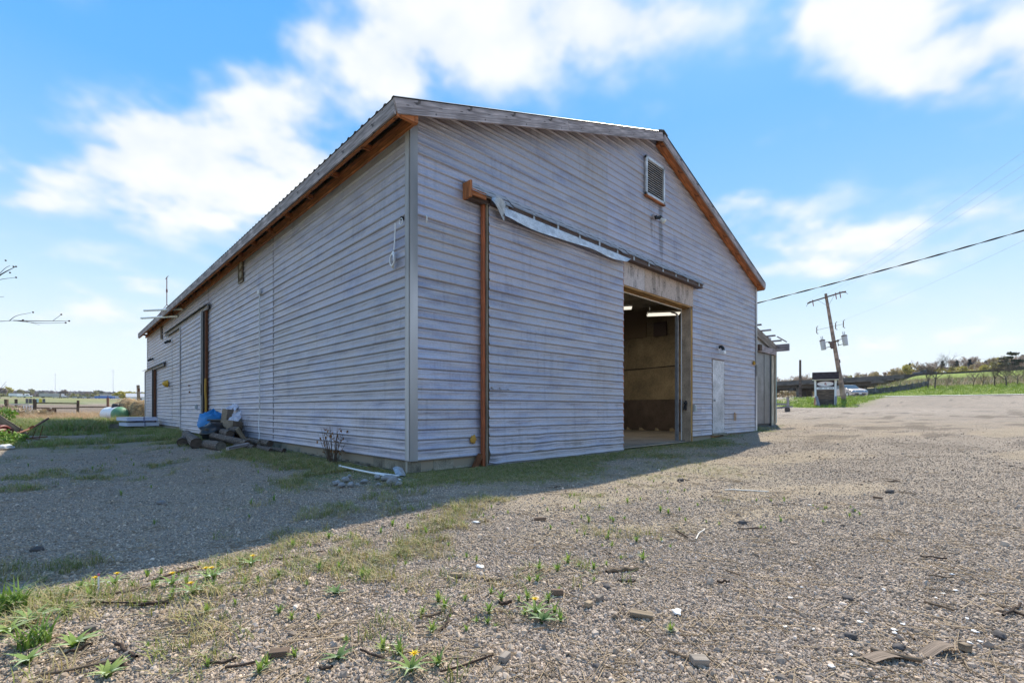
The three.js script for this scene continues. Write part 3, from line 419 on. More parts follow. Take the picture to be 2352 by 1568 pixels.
// left wall: two more sliding doors with hoods, vent holes, conduit, lamps, horn, stain
{
  const side = (z0, z1, yt, yb, hoodZ0, hoodZ1, seed) => {
    const d = new THREE.Group(); d.name = 'side_sliding_door'; barn.add(d);
    rows(yb, yt).forEach(([a, b], i) => part('siding_sheet', onLeft(sheet(-z1, -z0, a - .015, b, { seed: seed + i, step: .5, wob: 1.3 })).translate(-.11, 0, 0), sidMat(), d));
    for (const z of [z0, z1]) part('door_edge', bx(.06, yt - yb, .05, -.125, (yt + yb) / 2, -z), MAT.trim, d);
    part('door_core', bx(.05, yt - yb, z1 - z0 - .03, -.075, (yt + yb) / 2, -(z0 + z1) / 2), M(.3, .24, .18, .95), d);
    part('door_hood', [bx(.22, .025, hoodZ1 - hoodZ0, -.13, yt + .13, -(hoodZ0 + hoodZ1) / 2, [0, 0, .5]), bx(.05, .12, hoodZ1 - hoodZ0 - .1, -.1, yt + .02, -(hoodZ0 + hoodZ1) / 2)], MAT.tarBoard, barn);
  };
  side(13.35, 17.25, 4.36, .10, 12.5, 21.2, 800); side(25.1, 28.0, 3.05, .26, 21.7, 28.3, 850);
  part('door_post', [bx(.09, 4.25, .17, -.09, 2.2, -13.2), bx(.05, 4.25, .10, -.06, 2.2, -13.02)], MAT.darkSteel, barn); part('stop_board', bx(.07, 4.3, .09, -.07, 2.2, -12.9), MAT.rust, barn);
  part('foam_seam', tube([[-.1, .75, -12.84], [-.09, 1.2, -12.85], [-.11, 1.6, -12.84], [-.1, 2.0, -12.85]], .035, 20), MAT.foam, barn);
  part('door_post', [bx(.12, 2.95, .14, -.1, 1.55, -25.02), bx(.14, .3, .3, -.1, .12, -24.75)], MAT.darkSteel, barn); part('stop_board', bx(.08, 3.0, .16, -.07, 1.5, -24.75), MAT.rust, barn);
  const hole = (z, y, w, h) => { part('vent_hole', bx(.012, h, w, -.034, y, -z), M(.10, .06, .04, .9), barn); part('hole_trim', [bx(.03, h, .05, -.045, y, -z - w / 2), bx(.03, .03, w, -.045, y - h / 2, -z)], MAT.paleWood, barn); };
  hole(8.8, 4.82, .42, .62); hole(22.8, 4.72, .4, .62); 
  part('hole_block', [bx(.05, .18, .2, -.05, 4.95, -8.72), bx(.05, .18, .2, -.05, 4.70, -8.72)], MAT.paleWood, barn);
  part('conduit', [rod([-.06, .95, -7.02], [-.06, 3.9, -7.02], .017), bx(.05, .1, .16, -.06, 3.92, -7.06)], MAT.flash, barn);
  part('conduit_cable', tube([[-.06, .95, -7.02], [-.10, .6, -6.95], [-.13, .3, -6.8], [-.2, .02, -6.65]], .009), MAT.white, barn);
  for (const [z, y] of [[20.4, 4.02], [25.9, 3.62]]) { const l = new THREE.Group(); l.name = 'wall_lamp'; l.position.set(-.04, y, -z); barn.add(l); part('mount', cyl(.06, .06, .05, 0, .05, 0, [0, 0, Math.PI / 2]), MAT.black, l); part('socket', [cyl(.05, .07, .2, -.12, -.02, .04, [.3, 0, -1.0])], MAT.black, l); }
  const horn = new THREE.Group(); horn.name = 'yellow_fan_hub'; horn.position.set(-.06, 2.13, -20.9); barn.add(horn); part('cone', new THREE.LatheGeometry([[0, .2], [.06, .19], [.12, .12], [.17, 0], [.16, -.02], [0, -.02]].map(p => new THREE.Vector2(...p)), 16).rotateZ(Math.PI / 2), M(.62, .34, .03, .6), horn); part('lever', bx(.03, .03, .5, -.22, -.03, -.25), MAT.rust, horn);
  part('socket_box', [bx(.08, .16, .12, -.15, 1.02, -14.1, null, .008)], M(.42, .45, .48, .5), barn); 
  for (const [z, y] of [[15.4, 1.85], [15.3, 1.6]]) part('bolt', cyl(.03, .03, .04, -.15, y, -z, [0, 0, Math.PI / 2]), MAT.rust, barn);
  // two white pipes leaning out under the eave
  for (const [a, b] of [[[-.02, 5.05, -17.2], [-.95, 5.35, -20.6]], [[-.02, 4.92, -18.4], [-.95, 5.15, -21.6]]]) part('eave_pipe', rod(a, b, .045, 10), MAT.white, barn);
}

// ---------------------------------------------------------------- beyond the barn on the right
// a ground position given as sideways / ahead of the place where the visitor stands (tangent x 1090, metres ahead)
const V = (t, ahead) => { const r = (t - 1176) / 1090 * ahead; return [EYE.x + FWD.x * ahead + RGT.x * r, EYE.z + FWD.z * ahead + RGT.z * r]; };
const onG = (t, ahead, dy = 0) => { const [x, z] = V(t, ahead); return [x, H(x, z) + dy, z]; };
const toEye = (x, z) => Math.atan2(EYE.x - x, EYE.z - z);
const seg = (name, geo, mat, parent) => part(name, geo, mat, parent);

// lean-to against the far side of the barn
{
  const g = thing('lean_to_shed', 'unfinished lean-to shed with grey sheet doors and bare rafters on the barn side', 'shed', [14, 0, -.9]);
  const x1 = 4.75, yr = x => 4.80 - x * .222;
  const grey = M(.30, .29, .31, .45, { metalness: .3, map: rep(mottleTex, .4, .4) }), grey2 = M(.24, .245, .27, .4, { metalness: .3, map: rep(mottleTex, .4, .4) });
  for (let k = 0; k < 5; k++) part('door_sheet', bx(k < 3 ? 1.13 : k === 3 ? .42 : .33, 2.95, .02, [.6, 1.75, 2.9, 3.70, 4.08][k], 1.83, -.02 + (k % 2) * .012), k < 3 ? grey : grey2, g);
  part('door_backing', bx(4.3, 3.4, .03, 2.2, 1.9, -.06), M(.10, .09, .085), g);
  part('door_post', bx(.16, 3.3, .14, 4.63, 1.78, .0), MAT.paleWood, g); part('door_post', bx(.26, 3.05, .025, 4.40, 1.72, .03), M(.95, .88, .70, .9, { map: woodTex }), g);
  part('header_beam', bx(4.65, .24, .05, 2.35, 3.40, .075), MAT.greyWood, g); part('header_block', bx(.3, .24, .09, 2.6, 3.42, .12), M(.20, .12, .08, .9, { map: woodTex }), g);
  part('gable_infill', bx(4.5, .6, .02, 2.2, 3.72, -.05), M(.46, .47, .50, .6), g);
  part('rafter', bx(4.95, .34, .05, 2.36, yr(2.36) - .19, .04, [0, 0, -.218]), M(.56, .48, .41, .95, { map: woodTex }), g);
  for (let k = 1; k < 7; k++) part('rafter', bx(4.95, .2, .05, 2.36, yr(2.36) - .16, .04 - k * 1.7, [0, 0, -.218]), MAT.greyWood, g);
  for (let k = 0; k < 7; k++) part('purlin', bx(.09, .045, 11.6, .35 + k * .66, yr(.35 + k * .66) + .005, -5.58 + hash(k, 1, 7) * .2, [0, .02 * (hash(k, 3, 3) - .5), -.218]), MAT.greyWood, g);
  part('loose_lath', bx(.5, .03, .05, 4.55, 3.93, .35, [0, -.6, -.45]), MAT.greyWood, g);
  part('eave_beam', bx(.10, .30, 11.6, 4.83, 3.60, -5.25), MAT.greyWood, g); part('eave_drip', bx(.12, .03, 11, 4.95, 3.74, -5.3), MAT.zinc, g);
  part('roof_sheet', bx(4.7, .02, 9.6, 2.3, yr(2.3) + .06, -6.1, [0, 0, -.218]), MAT.roofMetal, g);
  part('side_wall', bx(.03, 3.4, 10.6, 4.72, 1.8, -5.4), M(.30, .42, .40, .7), g); part('end_wall', bx(4.6, 3.4, .03, 2.35, 1.8, -10.7), MAT.greyWood, g);
  part('jamb_cap', bx(.05, 3.1, .05, 4.73, 1.9, .06), M(.30, .45, .42, .7), g);
}
// red aerial rod and the other aerial on the roof line
{
  const a = thing('aerial_rod', 'thin red rod standing at the right eave of the barn', 'antenna', [13.95, 5.1, -1.9]); part('rod', rod([0, 0, 0], [0, 1.35, 0], .02), M(.45, .05, .06, .6), a); part('cable', tube([[0, 0, 0], [.06, -.4, .1], [.02, -.9, .2], [.02, -1.3, .2]], .01), M(.35, .05, .05, .7), a); part('bracket', bx(.1, .08, .08, -.04, .03, 0), MAT.darkSteel, a);
  const b = thing('roof_aerial', 'small brown television aerial on the long left eave', 'antenna', [.25, 5.42, -20.8]); part('mast', [rod([0, 0, 0], [-.28, .45, -.5], .02), rod([-.28, .45, -.5], [-.28, 1.75, -.5], .018)], M(.20, .07, .06, .7), b); part('strut', rod([-.28, .45, -.5], [-.6, -.1, -1.0], .012), M(.20, .07, .06, .7), b);
  part('element', [rod([-.28, 1.72, -.9], [-.28, 1.72, -.1], .012), cyl(.035, .035, .14, -.28, 1.1, -.5), rod([-.28, 1.3, -.6], [-.28, 1.5, -.4], .01)], M(.18, .07, .06, .7), b);
}
// sign by the entrance
{
  const [x, z] = [48.8, -5.8], y = H(x, z), g = thing('sign_kiosk', 'white-posted roadside sign with brown shingle roof and telephone number', 'sign', [x, y, z], toEye(x, z) + .06);
  for (const s of [-1, 1]) part('post', bx(.16, 2.62, .16, s * .79, 1.28, 0, [0, 0, s * -.015]), MAT.white, g);
  const cv = (w, h, f) => { const c = document.createElement('canvas'); c.width = w; c.height = h; f(c.getContext('2d'), w, h); const t = new THREE.CanvasTexture(c); t.colorSpace = THREE.SRGBColorSpace; return t; };
  const logo = cv(512, 224, (c, w, h) => { c.fillStyle = '#3b2c36'; c.fillRect(0, 0, w, h); c.fillStyle = '#e9e7ee'; c.beginPath(); c.ellipse(w / 2, h / 2, 236, 88, 0, 0, 7); c.fill(); c.strokeStyle = '#c9908c'; c.lineWidth = 5; c.beginPath(); c.ellipse(w / 2, h / 2, 205, 68, 0, Math.PI * 1.08, Math.PI * 1.92); c.stroke(); c.strokeStyle = '#57464e'; c.beginPath(); c.ellipse(w / 2, h / 2, 205, 68, 0, Math.PI * .12, Math.PI * .88); c.stroke(); c.strokeStyle = '#a83a34'; c.lineWidth = 11; c.beginPath(); c.moveTo(232, 148); c.lineTo(246, 78); c.quadraticCurveTo(282, 80, 262, 112); c.lineTo(244, 114); c.lineTo(286, 160); c.moveTo(286, 96); c.lineTo(272, 170); c.stroke(); c.fillStyle = '#3d2b38'; c.fillRect(236, 78, 22, 44); });
  const num = cv(512, 80, (c, w, h) => { c.fillStyle = '#efeff2'; c.fillRect(0, 0, w, h); c.fillStyle = '#2b2631'; c.font = 'bold 56px sans-serif'; c.textAlign = 'center'; c.textBaseline = 'middle'; c.fillText('1 884 - 732 - 7575', w / 2, h / 2 + 2, w - 16); });
  part('board', bx(1.44, 2.40, .07, 0, 1.28, -.02), M(.27, .20, .17, .9, { map: woodTex }), g);
  part('logo_panel', new THREE.PlaneGeometry(1.40, .60).translate(0, 2.14, .022), new THREE.MeshStandardMaterial({ map: logo, roughness: .6 }), g); part('number_strip', new THREE.PlaneGeometry(1.40, .22).translate(0, 1.73, .022), new THREE.MeshStandardMaterial({ map: num, roughness: .6 }), g);
  for (let k = 0; k < 6; k++) part('plank', bx(1.40, .23, .02, 0, 1.49 - k * .24, .025), k > 3 ? M(.20, .165, .15, .9, { map: woodTex }) : M(.30, .21, .165, .9, { map: woodTex }), g);
  const roof = new THREE.Group(); roof.name = 'roof'; g.add(roof); part('soffit', bx(2.08, .06, .74, 0, 2.54, 0), MAT.white, roof); for (const s of [1, -1]) for (let k = 0; k < 4; k++) part('shingle_row', bx(2.10, .03, .23, 0, 2.66 + k * .165, s * (.36 - k * .105), [s * 1.0, 0, 0]), M(.115, .075, .07, .95, { map: rep(woodTex, 2, 1) }), roof);
  part('gable_end', new THREE.ExtrudeGeometry(new THREE.Shape([[-.34, 0], [.34, 0], [0, .62]].map(p => new THREE.Vector2(...p))), { depth: 1.98, bevelEnabled: false }).rotateY(Math.PI / 2).translate(-.99, 2.57, 0), M(.16, .10, .09), roof);
  part('base_frame', [bx(1.7, .10, .12, 0, .09, .05), bx(.5, .07, .3, -.85, .03, .1)], M(.22, .19, .16, .9), g);
  const lean = (dx, w, h, tilt, m, lbl) => { const o = single('leaning_board', bx(w, h, .03, 0, h / 2, 0, [-.12, 0, tilt]), m, lbl, 'board', null); const a = toEye(x, z) + .06; o.position.set(x + Math.cos(a) * dx + Math.sin(a) * .26, H(x, z) + .0, z - Math.sin(a) * dx + Math.cos(a) * .26); o.rotation.y = a; };
  lean(-.86, .13, .85, -.1, M(.58, .24, .15, .8), 'short orange board leaning on the left foot of the roadside sign'); lean(-.62, .22, 1.0, .22, M(.24, .25, .31, .7), 'blue-grey board propped against the front left of the roadside sign'); lean(.80, .17, .95, -.06, M(.24, .25, .31, .7), 'blue-grey board propped at the right post of the roadside sign');
}
// leaning utility pole with crossarm, cut-outs and transformers
const POLE_TOP = [55, 13.2, -7.16];
{
  const g = thing('utility_pole', 'leaning brown utility pole with crossarm and two grey transformers beside the sign', 'utility pole', [55, H(55, -5.54) - .1, -5.54]);
  g.rotation.order = 'YXZ'; g.rotation.y = 0; g.rotation.x = -Math.atan2(1.62, 11.36);
  const wood = M(.66, .46, .37, .9, { map: rep(woodTex, 1, 1) }), dark = M(.16, .10, .085, .8), tan = M(.55, .52, .52, .5);
  part('shaft', cyl(.24, .13, 11.55, 0, 5.75, 0, null, 14), wood, g);
  const arm = new THREE.Group(); arm.name = 'crossarm'; arm.position.set(-.2, 11.1, 0); arm.rotation.y = -.2; g.add(arm); part('beam', bx(.12, .12, 3.3, 0, 0, 0), dark, arm); for (const s of [-1, 1]) { part('brace', rod([0, -.05, s * .8], [0.15, -.9, s * .06], .012), dark, arm); part('arm_end', [cyl(.07, .10, .35, 0, -.03, s * 1.7, [Math.PI / 2 + s * .25, 0, 0]), rod([0, -.1, s * 1.82], [-.02, -.35, s * 2.02], .02)], dark, arm); }
  for (const zz of [-1.3, .95, 1.35]) part('insulator', [cyl(.05, .05, .1, 0, .1, zz), cyl(.035, .05, .45, -.02, -.32, zz)], M(.30, .10, .09, .6), arm);
  part('cutout_bar', rod([-.15, 7.9, -1.35], [-.15, 7.9, 1.15], .015), dark, g);
  for (const zz of [-1.3, .42, 1.1]) part('cutout', [cyl(.045, .045, .6, -.2, 7.85, zz, [.15, 0, 0]), rod([-.2, 8.15, zz], [-.2, 8.3, zz + .18], .03), cyl(.06, .03, .08, -.2, 7.5, zz + .05)], dark, g);
  for (const s of [-1, 1]) { const t = new THREE.Group(); t.name = 'transformer'; t.position.set(-.1, 6.05, s * .98); g.add(t); part('tank', cyl(.23, .25, .95, 0, .1, 0, null, 18), tan, t); part('lid', cyl(.28, .24, .12, 0, .63, 0, null, 18), dark, t); for (const d of [-.07, .07]) part('bushing', cyl(.05, .03, .42, 0, .88, d), tan, t); part('bracket', [bx(.06, .06, .55, 0, .35, -s * .4), bx(.06, .06, .55, 0, -.2, -s * .4), bx(.06, .65, .06, 0, .05, -s * .62)], dark, t); }
  part('hub_bracket', [bx(.5, .1, .9, -.1, 6.3, 0), cyl(.18, .2, .7, -.25, 5.95, -.15)], dark, g); part('meter_loop', bx(.12, .35, .12, 0, 4.2, .2), MAT.black, g); part('marker', bx(.02, .14, .1, -.2, 1.9, 0), MAT.white, g);
}
{ // bare stub pole across the road and the off-frame pole that carries the wires
  const p = thing('stub_pole', 'bare straight wooden pole standing by the road left of the sign', 'pole', [61.2, H(61.2, -11.2) - .1, -11.2]); part('shaft', cyl(.15, .12, 4.7, 0, 2.35, 0, null, 12), M(.26, .19, .17, .9, { map: woodTex }), p); part('collar', cyl(.17, .17, .12, 0, 2.6, 0, null, 12), MAT.darkSteel, p);
  const q = thing('service_pole', 'wooden service pole carrying the cable that runs to the barn', 'utility pole', [23, H(23, 9.8) - .1, 9.8]); part('shaft', cyl(.17, .12, 13, 0, 6.5, 0, null, 12), M(.30, .22, .18, .9, { map: woodTex }), q); part('crossarm', bx(1.6, .11, .11, 0, 12.4, 0, [0, -1.1, 0]), M(.2, .14, .1), q);
  const sag = (a, b, s, n = 24) => Array.from({ length: n + 1 }, (_, i) => { const t = i / n; return [lerp(a[0], b[0], t), lerp(a[1], b[1], t) - 4 * s * t * (1 - t), lerp(a[2], b[2], t)]; });
  const c = thing('service_cable', 'thick twisted black service cable sagging across the sky to the barn', 'cable'); const base = sag([14.05, 4.22, -5], [23, 8.35, 9.8], .2, 60);
  part('conductor', tube(base, .013, 90, 5), MAT.black, c); for (const ph of [0, Math.PI]) part('conductor', tube(base.map(([x, y, z], i) => [x + Math.cos(i * 1.05 + ph) * .012, y + Math.sin(i * 1.05 + ph) * .02, z + Math.cos(i * 1.05 + ph) * .012]), .011, 240, 4), MAT.black, c);
  part('anchor', bx(.1, .16, .1, 13.99, 4.2, -5), MAT.darkSteel, c);
  [-1.4, .2, 1.5].forEach((k, i) => single('power_line', tube(sag([POLE_TOP[0] - .2 - k * .2, POLE_TOP[1] - .1 + k * .18, POLE_TOP[2] + k], [23 + k * .25, 12.5, 9.8 + k * .45], .25), .006, 40, 3), M(.30, .33, .38), ['leftmost thin overhead wire leaving the leaning pole crossarm', 'middle thin overhead wire leaving the leaning pole crossarm', 'rightmost thin overhead wire leaving the leaning pole crossarm'][i], 'wire', null));
  single('power_line', tube(sag([54.9, 9.8, -6.7], [23, 8.9, 9.8], .3), .006, 40, 3), M(.30, .33, .38), 'single thin low wire leaving the leaning pole below the crossarm', 'wire');
}
// car on the road
function sedan(name, label, paint, pos, turn, group) {
  const g = thing(name, label, 'car', pos, turn, group), glass = M(.10, .13, .15, .08, { metalness: .2 }), L = 4.6;
  const prof = [[-2.28, .32], [-2.30, .62], [-2.22, .84], [-1.6, .92], [-.3, .96], [.75, .95], [1.75, .84], [2.16, .70], [2.28, .52], [2.26, .30], [1.95, .22], [-2.0, .22]];
  const ext = (pts, w, bev) => new THREE.ExtrudeGeometry(new THREE.Shape(pts.map(p => new THREE.Vector2(...p))), { depth: w - 2 * bev, bevelEnabled: true, bevelSize: bev, bevelThickness: bev, bevelSegments: 3 }).translate(0, 0, -w / 2 + bev);
  part('body', ext(prof, 1.78, .09), paint, g); 
  const cab = [[-1.75, .90], [-1.0, 1.34], [-.25, 1.42], [.25, 1.38], [1.15, .90]]; part('cabin_glass', ext(cab, 1.46, .10), glass, g);
  part('roof', ext([[-1.05, 1.35], [-.25, 1.44], [.28, 1.40], [.22, 1.36], [-.25, 1.39], [-1.0, 1.30]], 1.34, .05), paint, g);
  for (const s of [-1, 1]) part('pillar', [limb([.28, 1.38, s * .62], [1.12, .93, s * .73], .04, .05), limb([-1.02, 1.33, s * .62], [-1.7, .92, s * .73], .06, .08), limb([-.3, 1.40, s * .68], [-.3, .95, s * .78], .04, .05)], paint, g);
  for (const x of [-1.42, 1.40]) for (const s of [-1, 1]) { const w = new THREE.Group(); w.name = 'wheel'; w.position.set(x, .31, s * .80); g.add(w); part('tyre', cyl(.31, .31, .2, 0, 0, 0, [Math.PI / 2, 0, 0], 18), MAT.black, w); part('rim', cyl(.2, .2, .21, 0, 0, 0, [Math.PI / 2, 0, 0], 12), M(.5, .5, .52, .3, { metalness: .7 }), w); }
  for (const s of [-1, 1]) { part('headlight', bx(.18, .15, .42, 2.16, .66, s * .60, [0, -s * .3, .25], .03), M(.85, .86, .9, .1), g); part('tail_light', bx(.1, .16, .4, -2.27, .72, s * .6, null, .02), M(.4, .02, .02, .3), g); part('mirror', bx(.12, .12, .2, .78, 1.0, s * .98, null, .04), paint, g); }
  part('grille', [bx(.06, .16, .80, 2.30, .56, 0, [0, 0, .15], .02), bx(.06, .14, 1.2, 2.34, .34, 0, null, .02)], MAT.black, g); part('number_plate', bx(.02, .12, .32, 2.375, .40, 0), MAT.white, g); part('bumper', bx(.10, .12, 1.5, 2.30, .46, 0, null, .04), paint, g);
  return g;
}
sedan('oncoming_car', 'silver sedan coming along the road behind the leaning pole', M(.50, .44, .41, .25, { metalness: .5 }), [65.6, 2.37, -7.2], -2.45);
// silt fence: black fabric on stakes
{
  const pts = [[76, -8.6], [79, -6.6], [82, -5.2], [86, -4.0], [90, -3.1], [95, -2.3]].map(([x, z]) => new THREE.Vector3(x, 0, z)), cvv = new THREE.CatmullRomCurve3(pts), g = thing('silt_fence', 'sagging black fabric silt fence beyond the road', 'fence');
  const n = 10, fab = M(.055, .058, .07, .5, DS);
  for (let k = 0; k < n; k++) part('fabric_panel', grid(10, 5, (u, v) => { const p = cvv.getPoint((k + u) / n), sagv = .12 * Math.sin(Math.PI * u) * v; return [p.x - .1 * Math.sin(v * 3 + u * 6 + k) * .6, H(p.x, p.z) - .05 + v * .95 - sagv + (fbm(u * 3 + k * 3, v, 2, 7) - .5) * .1, p.z + (fbm(u * 5 + k * 5, v * 3, 2, 8) - .5) * .35 * (1 - Math.abs(v - .5))]; }), fab, g);
  for (let k = 0; k <= n; k++) { const p = cvv.getPoint(k / n); part('stake', bx(.05, 1.25, .05, p.x + .06, H(p.x, p.z) + .5, p.z), MAT.greyWood, g); }
}
// overpass and the highway on its bank
const hwx = z => 154.5 + (-z - 15) * .3;
{
  const g = thing('overpass', 'long grey concrete highway overpass with barrier and dark girders', 'overpass'), con = M(.27, .25, .25, .9, { map: rep(concTex, .1, .1) }), con2 = M(.19, .175, .18, .9, { map: rep(concTex, .1, .1) });
  const an = Math.atan(.3), strip = (z0, z1, off, y, w, h, m, nm) => { const L = Math.abs(z1 - z0) / Math.cos(an), zm = (z0 + z1) / 2; part(nm, bx(w, h, L, 0, 0, 0), m, g); const o = g.children[g.children.length - 1]; o.position.set(hwx(zm) + off, y, zm); o.rotation.y = -an; };
  for (let k = 0; k < 5; k++) strip(-12 - k * 26, -38 - k * 26 + .1, 7, 8.65, 15, .5, con, 'deck_span');
  for (let k = 0; k < 5; k++) { strip(-12 - k * 26, -38 - k * 26 + .1, .05, 9.3, .35, 1.0, con, 'parapet'); for (const o of [.9, 4.8, 8.8, 13]) strip(-13 - k * 26, -37.5 - k * 26, o, 7.85, .5, 1.1, con2, 'girder'); strip(-12 - k * 26, -38 - k * 26 + .1, 13.9, 9.3, .35, 1.0, con, 'parapet'); }
  strip(60, -12, .05, 9.35, .3, .85, M(.13, .115, .115, .8, { map: rep(concTex, .1, .1) }), 'guard_barrier'); strip(260, 60, .05, 9.35, .3, .85, M(.13, .115, .115, .8), 'guard_barrier');
  for (let k = 0; k < 4; k++) { const z = -25.5 - k * 13; strip(z + .7, z - .7, 7, 7.0, 14, .7, con2, 'pier_cap'); for (const o of [1.2, 7, 12.8]) { const m = part('pier_column', bx(1.1, 7, 1.3), k % 2 ? con : con2, g); m.position.set(hwx(z) + o, 4.0, z); } }
  const ab = part('abutment', bx(13.6, 3.6, 2.2), con2, g); ab.position.set(hwx(-13) + 7, 7.1, -13.2); part('bearing_block', bx(1.6, .7, 4.2, hwx(-17) - .2, 8.2, -17), con, g);
}
sedan('highway_car', 'dark car on the highway above the green bank', M(.10, .10, .12, .3, { metalness: .5 }), [hwx(-8) + 2.2, 9.32, -8.2], Math.PI / 2);
// heap of hewn logs with a post on the grass beside the drive
{ const [x, , z] = onG(1802, 36); const g = thing('log_barrier', 'weathered wooden post with a fat log lying on the grass past the shed', 'barrier', [x, H(x, z), z], toEye(x, z)); part('post', bx(.18, .95, .18, .25, .62, 0, [0, 0, .06]), MAT.greyWood, g); part('rail', [bx(1.6, .14, .12, -.5, .58, -.12, [0, 0, -.02]), bx(1.6, .14, .12, -.5, .28, -.10, [0, 0, .1])], MAT.greyWood, g); part('log', cyl(.19, .19, 1.2, .2, .15, .2, [Math.PI / 2, .5, 0], 14), M(.10, .08, .07, .95), g); part('cross_piece', bx(.5, .1, .1, .3, .38, .05), MAT.greyWood, g); }

// ---------------------------------------------------------------- along the long wall and in the field on the left
const logMat = M(.56, .48, .44, .95, { map: rep(barkTex, 2, 1), bumpMap: rep(barkTex, 2, 1), bumpScale: .02 }), cutMat = M(.14, .10, .075, .9, { map: mottleTex }), cutPale = M(.24, .21, .17, .9, { map: mottleTex });
function log(a, b, r, label, seed, cut = cutMat) {
  const A = new THREE.Vector3(...a), B = new THREE.Vector3(...b), d = B.clone().sub(A), L = d.length(), o = thing('log', label, 'log', a, 0, null);
  const g = new THREE.CylinderGeometry(r * .92, r, L, 18, 8, true); const p = g.attributes.position; for (let i = 0; i < p.count; i++) { const th = Math.atan2(p.getZ(i), p.getX(i)), y = p.getY(i), k = 1 + (fbm3(Math.cos(th) * 1.6 + seed, y * 2.2, Math.sin(th) * 1.6, 3)) * .35; p.setX(i, p.getX(i) * k); p.setZ(i, p.getZ(i) * k); } g.computeVertexNormals(); g.translate(0, L / 2, 0);
  o.quaternion.setFromUnitVectors(new THREE.Vector3(0, 1, 0), d.normalize());
  part('bark', g, logMat, o); part('cut_end', [new THREE.CircleGeometry(r * .97, 18).rotateX(Math.PI / 2).translate(0, .012, 0)], cut, o); part('cut_end', [new THREE.CircleGeometry(r * .9, 18).rotateX(-Math.PI / 2).translate(0, L - .012, 0)], cut, o); return o;
}
{
  const P = (t, ah, y) => { const [x, z] = V(t, ah); return [x, H(x, z) + y, z]; };
  log(P(451, 11.7, .13), P(428, 14.4, .17), .135, 'thick log with dark cut end facing the yard at the pile left', 1);
  log(P(418, 12.6, .10), P(432, 14.6, .12), .12, 'gnarled bark log lying leftmost in the pile', 2);
  log(P(569, 10.9, .13), P(486, 12.6, .26), .085, 'long slender log lying across the middle of the pile', 3);
  log(P(528, 11.9, .34), P(492, 13.6, .36), .09, 'log on top of the pile just below the cardboard', 4);
  log(P(547, 12.4, .40), P(505, 13.7, .36), .085, 'topmost log of the pile against the wall', 5);
  log(P(508, 10.9, .10), P(470, 11.9, .10), .11, 'short stump log under the long slender log', 6, cutPale);
  log(P(596, 10.9, .14), P(572, 11.9, .16), .055, 'thin pale round log right of the long slender log', 7, cutPale);
  log(P(653, 10.1, .06), P(597, 10.5, .06), .05, 'thin log lying on the ground at the pile right end', 8);
  log(P(622, 10.0, .06), P(590, 10.6, .07), .05, 'short rough log beside the thin log at the right end', 9);
  log(P(585, 10.5, .07), P(540, 11.2, .07), .06, 'low log half in the grass under the pile middle', 10);
  log(P(620, 10.75, .13), P(560, 11.7, .17), .075, 'dark log tight against the foundation right of the pile', 11);
  const wb = single('split_board', bx(.09, .5, .03, 0, 0, 0, [.2, .3, .6]), MAT.paleWood, 'pale split board leaning on the right of the log pile', 'board'); wb.position.set(...P(556, 11.2, .30));
  const wb2 = single('split_board', bx(.55, .06, .08, 0, 0, 0, [0, .5, .12]), MAT.greyWood, 'grey split rail lying low in front of the log pile', 'board'); wb2.position.set(...P(547, 10.5, .10));
  // refuse: bins, tarp, bags, cartons, papers
  const bin = thing('refuse_bin', 'black plastic bin under the blue tarp beside the wall', 'bin', P(486, 14.2, 0)); part('body', new THREE.LatheGeometry([[0, .02], [.24, .02], [.30, .62], [.33, .64], [.33, .70], [.29, .70], [.27, .6], [0, .58]].map(p => new THREE.Vector2(...p)), 20), M(.035, .033, .035, .5), bin); part('rim', new THREE.TorusGeometry(.325, .02, 6, 20).rotateX(Math.PI / 2).translate(0, .67, 0), M(.03, .03, .03, .5), bin);
  const bin2 = thing('refuse_bin', 'open black tub full of rubbish beside the tarp-covered bin', 'bin', P(516, 13.6, .06)); part('body', bx(.62, .58, .5, 0, .29, 0, [0, .5, 0], .05), M(.035, .03, .033, .5), bin2); part('rim', bx(.68, .05, .56, 0, .60, 0, [0, .5, 0], .02), M(.03, .028, .03, .5), bin2);
  const blue = new THREE.MeshStandardMaterial({ color: lin(.015, .20, .50), roughness: .5, ...DS });
  const tp = P(490, 14.1, .66); single('blue_tarp', grid(28, 20, (u, v) => { const a = u * Math.PI * 2, r = v * .42, w = fbm(Math.cos(a) * 2.6 + 3, Math.sin(a) * 2.6 + v * 3, 3, 8) - .5, dr = Math.max(0, r - .27); return [Math.cos(a) * (r - dr * .55) * (1.25 + w * .5), .16 * (1 - v) + w * .22 - dr * (1.25 + Math.sin(a * 5) * .5) + .10 * Math.exp(-v * 5), Math.sin(a) * (r - dr * .55) * (1 + w * .5)]; }), blue, 'bright blue tarp heaped over the black bin', 'tarp', null, tp);
  single('blue_bag', lump(.26, .12, .2, 3, .25, 2, 3, .6), blue, 'small bright blue bag low between the bins and the logs', 'bag', null, P(513, 13.0, .26));
  single('black_bag', lump(.42, .22, .3, 8, .3, 1.6, 4, .5), M(.022, .022, .026, .28), 'full black rubbish bag lying on top of the logs', 'bag', null, P(496, 12.9, .38), .6);
  const card = (t, ah, y, w, h, d, ry, rz, lbl, m) => { const o = single('cardboard_box', bx(w, h, d, 0, 0, 0, null, .006), m || M(.50, .38, .27, .85, { map: rep(mottleTex, .5, .5) }), lbl, 'carton', null, P(t, ah, y)); o.rotation.set(.1, ry, rz); return o; };
  card(520, 13.3, .66, .26, .62, .16, .7, -.16, 'tall upright tan carton among the rubbish by the wall'); card(535, 13.1, .50, .46, .26, .3, .7, -.2, 'flat wide tan carton leaning in front of the white papers');
  const white = M(.68, .68, .78, .7, DS);
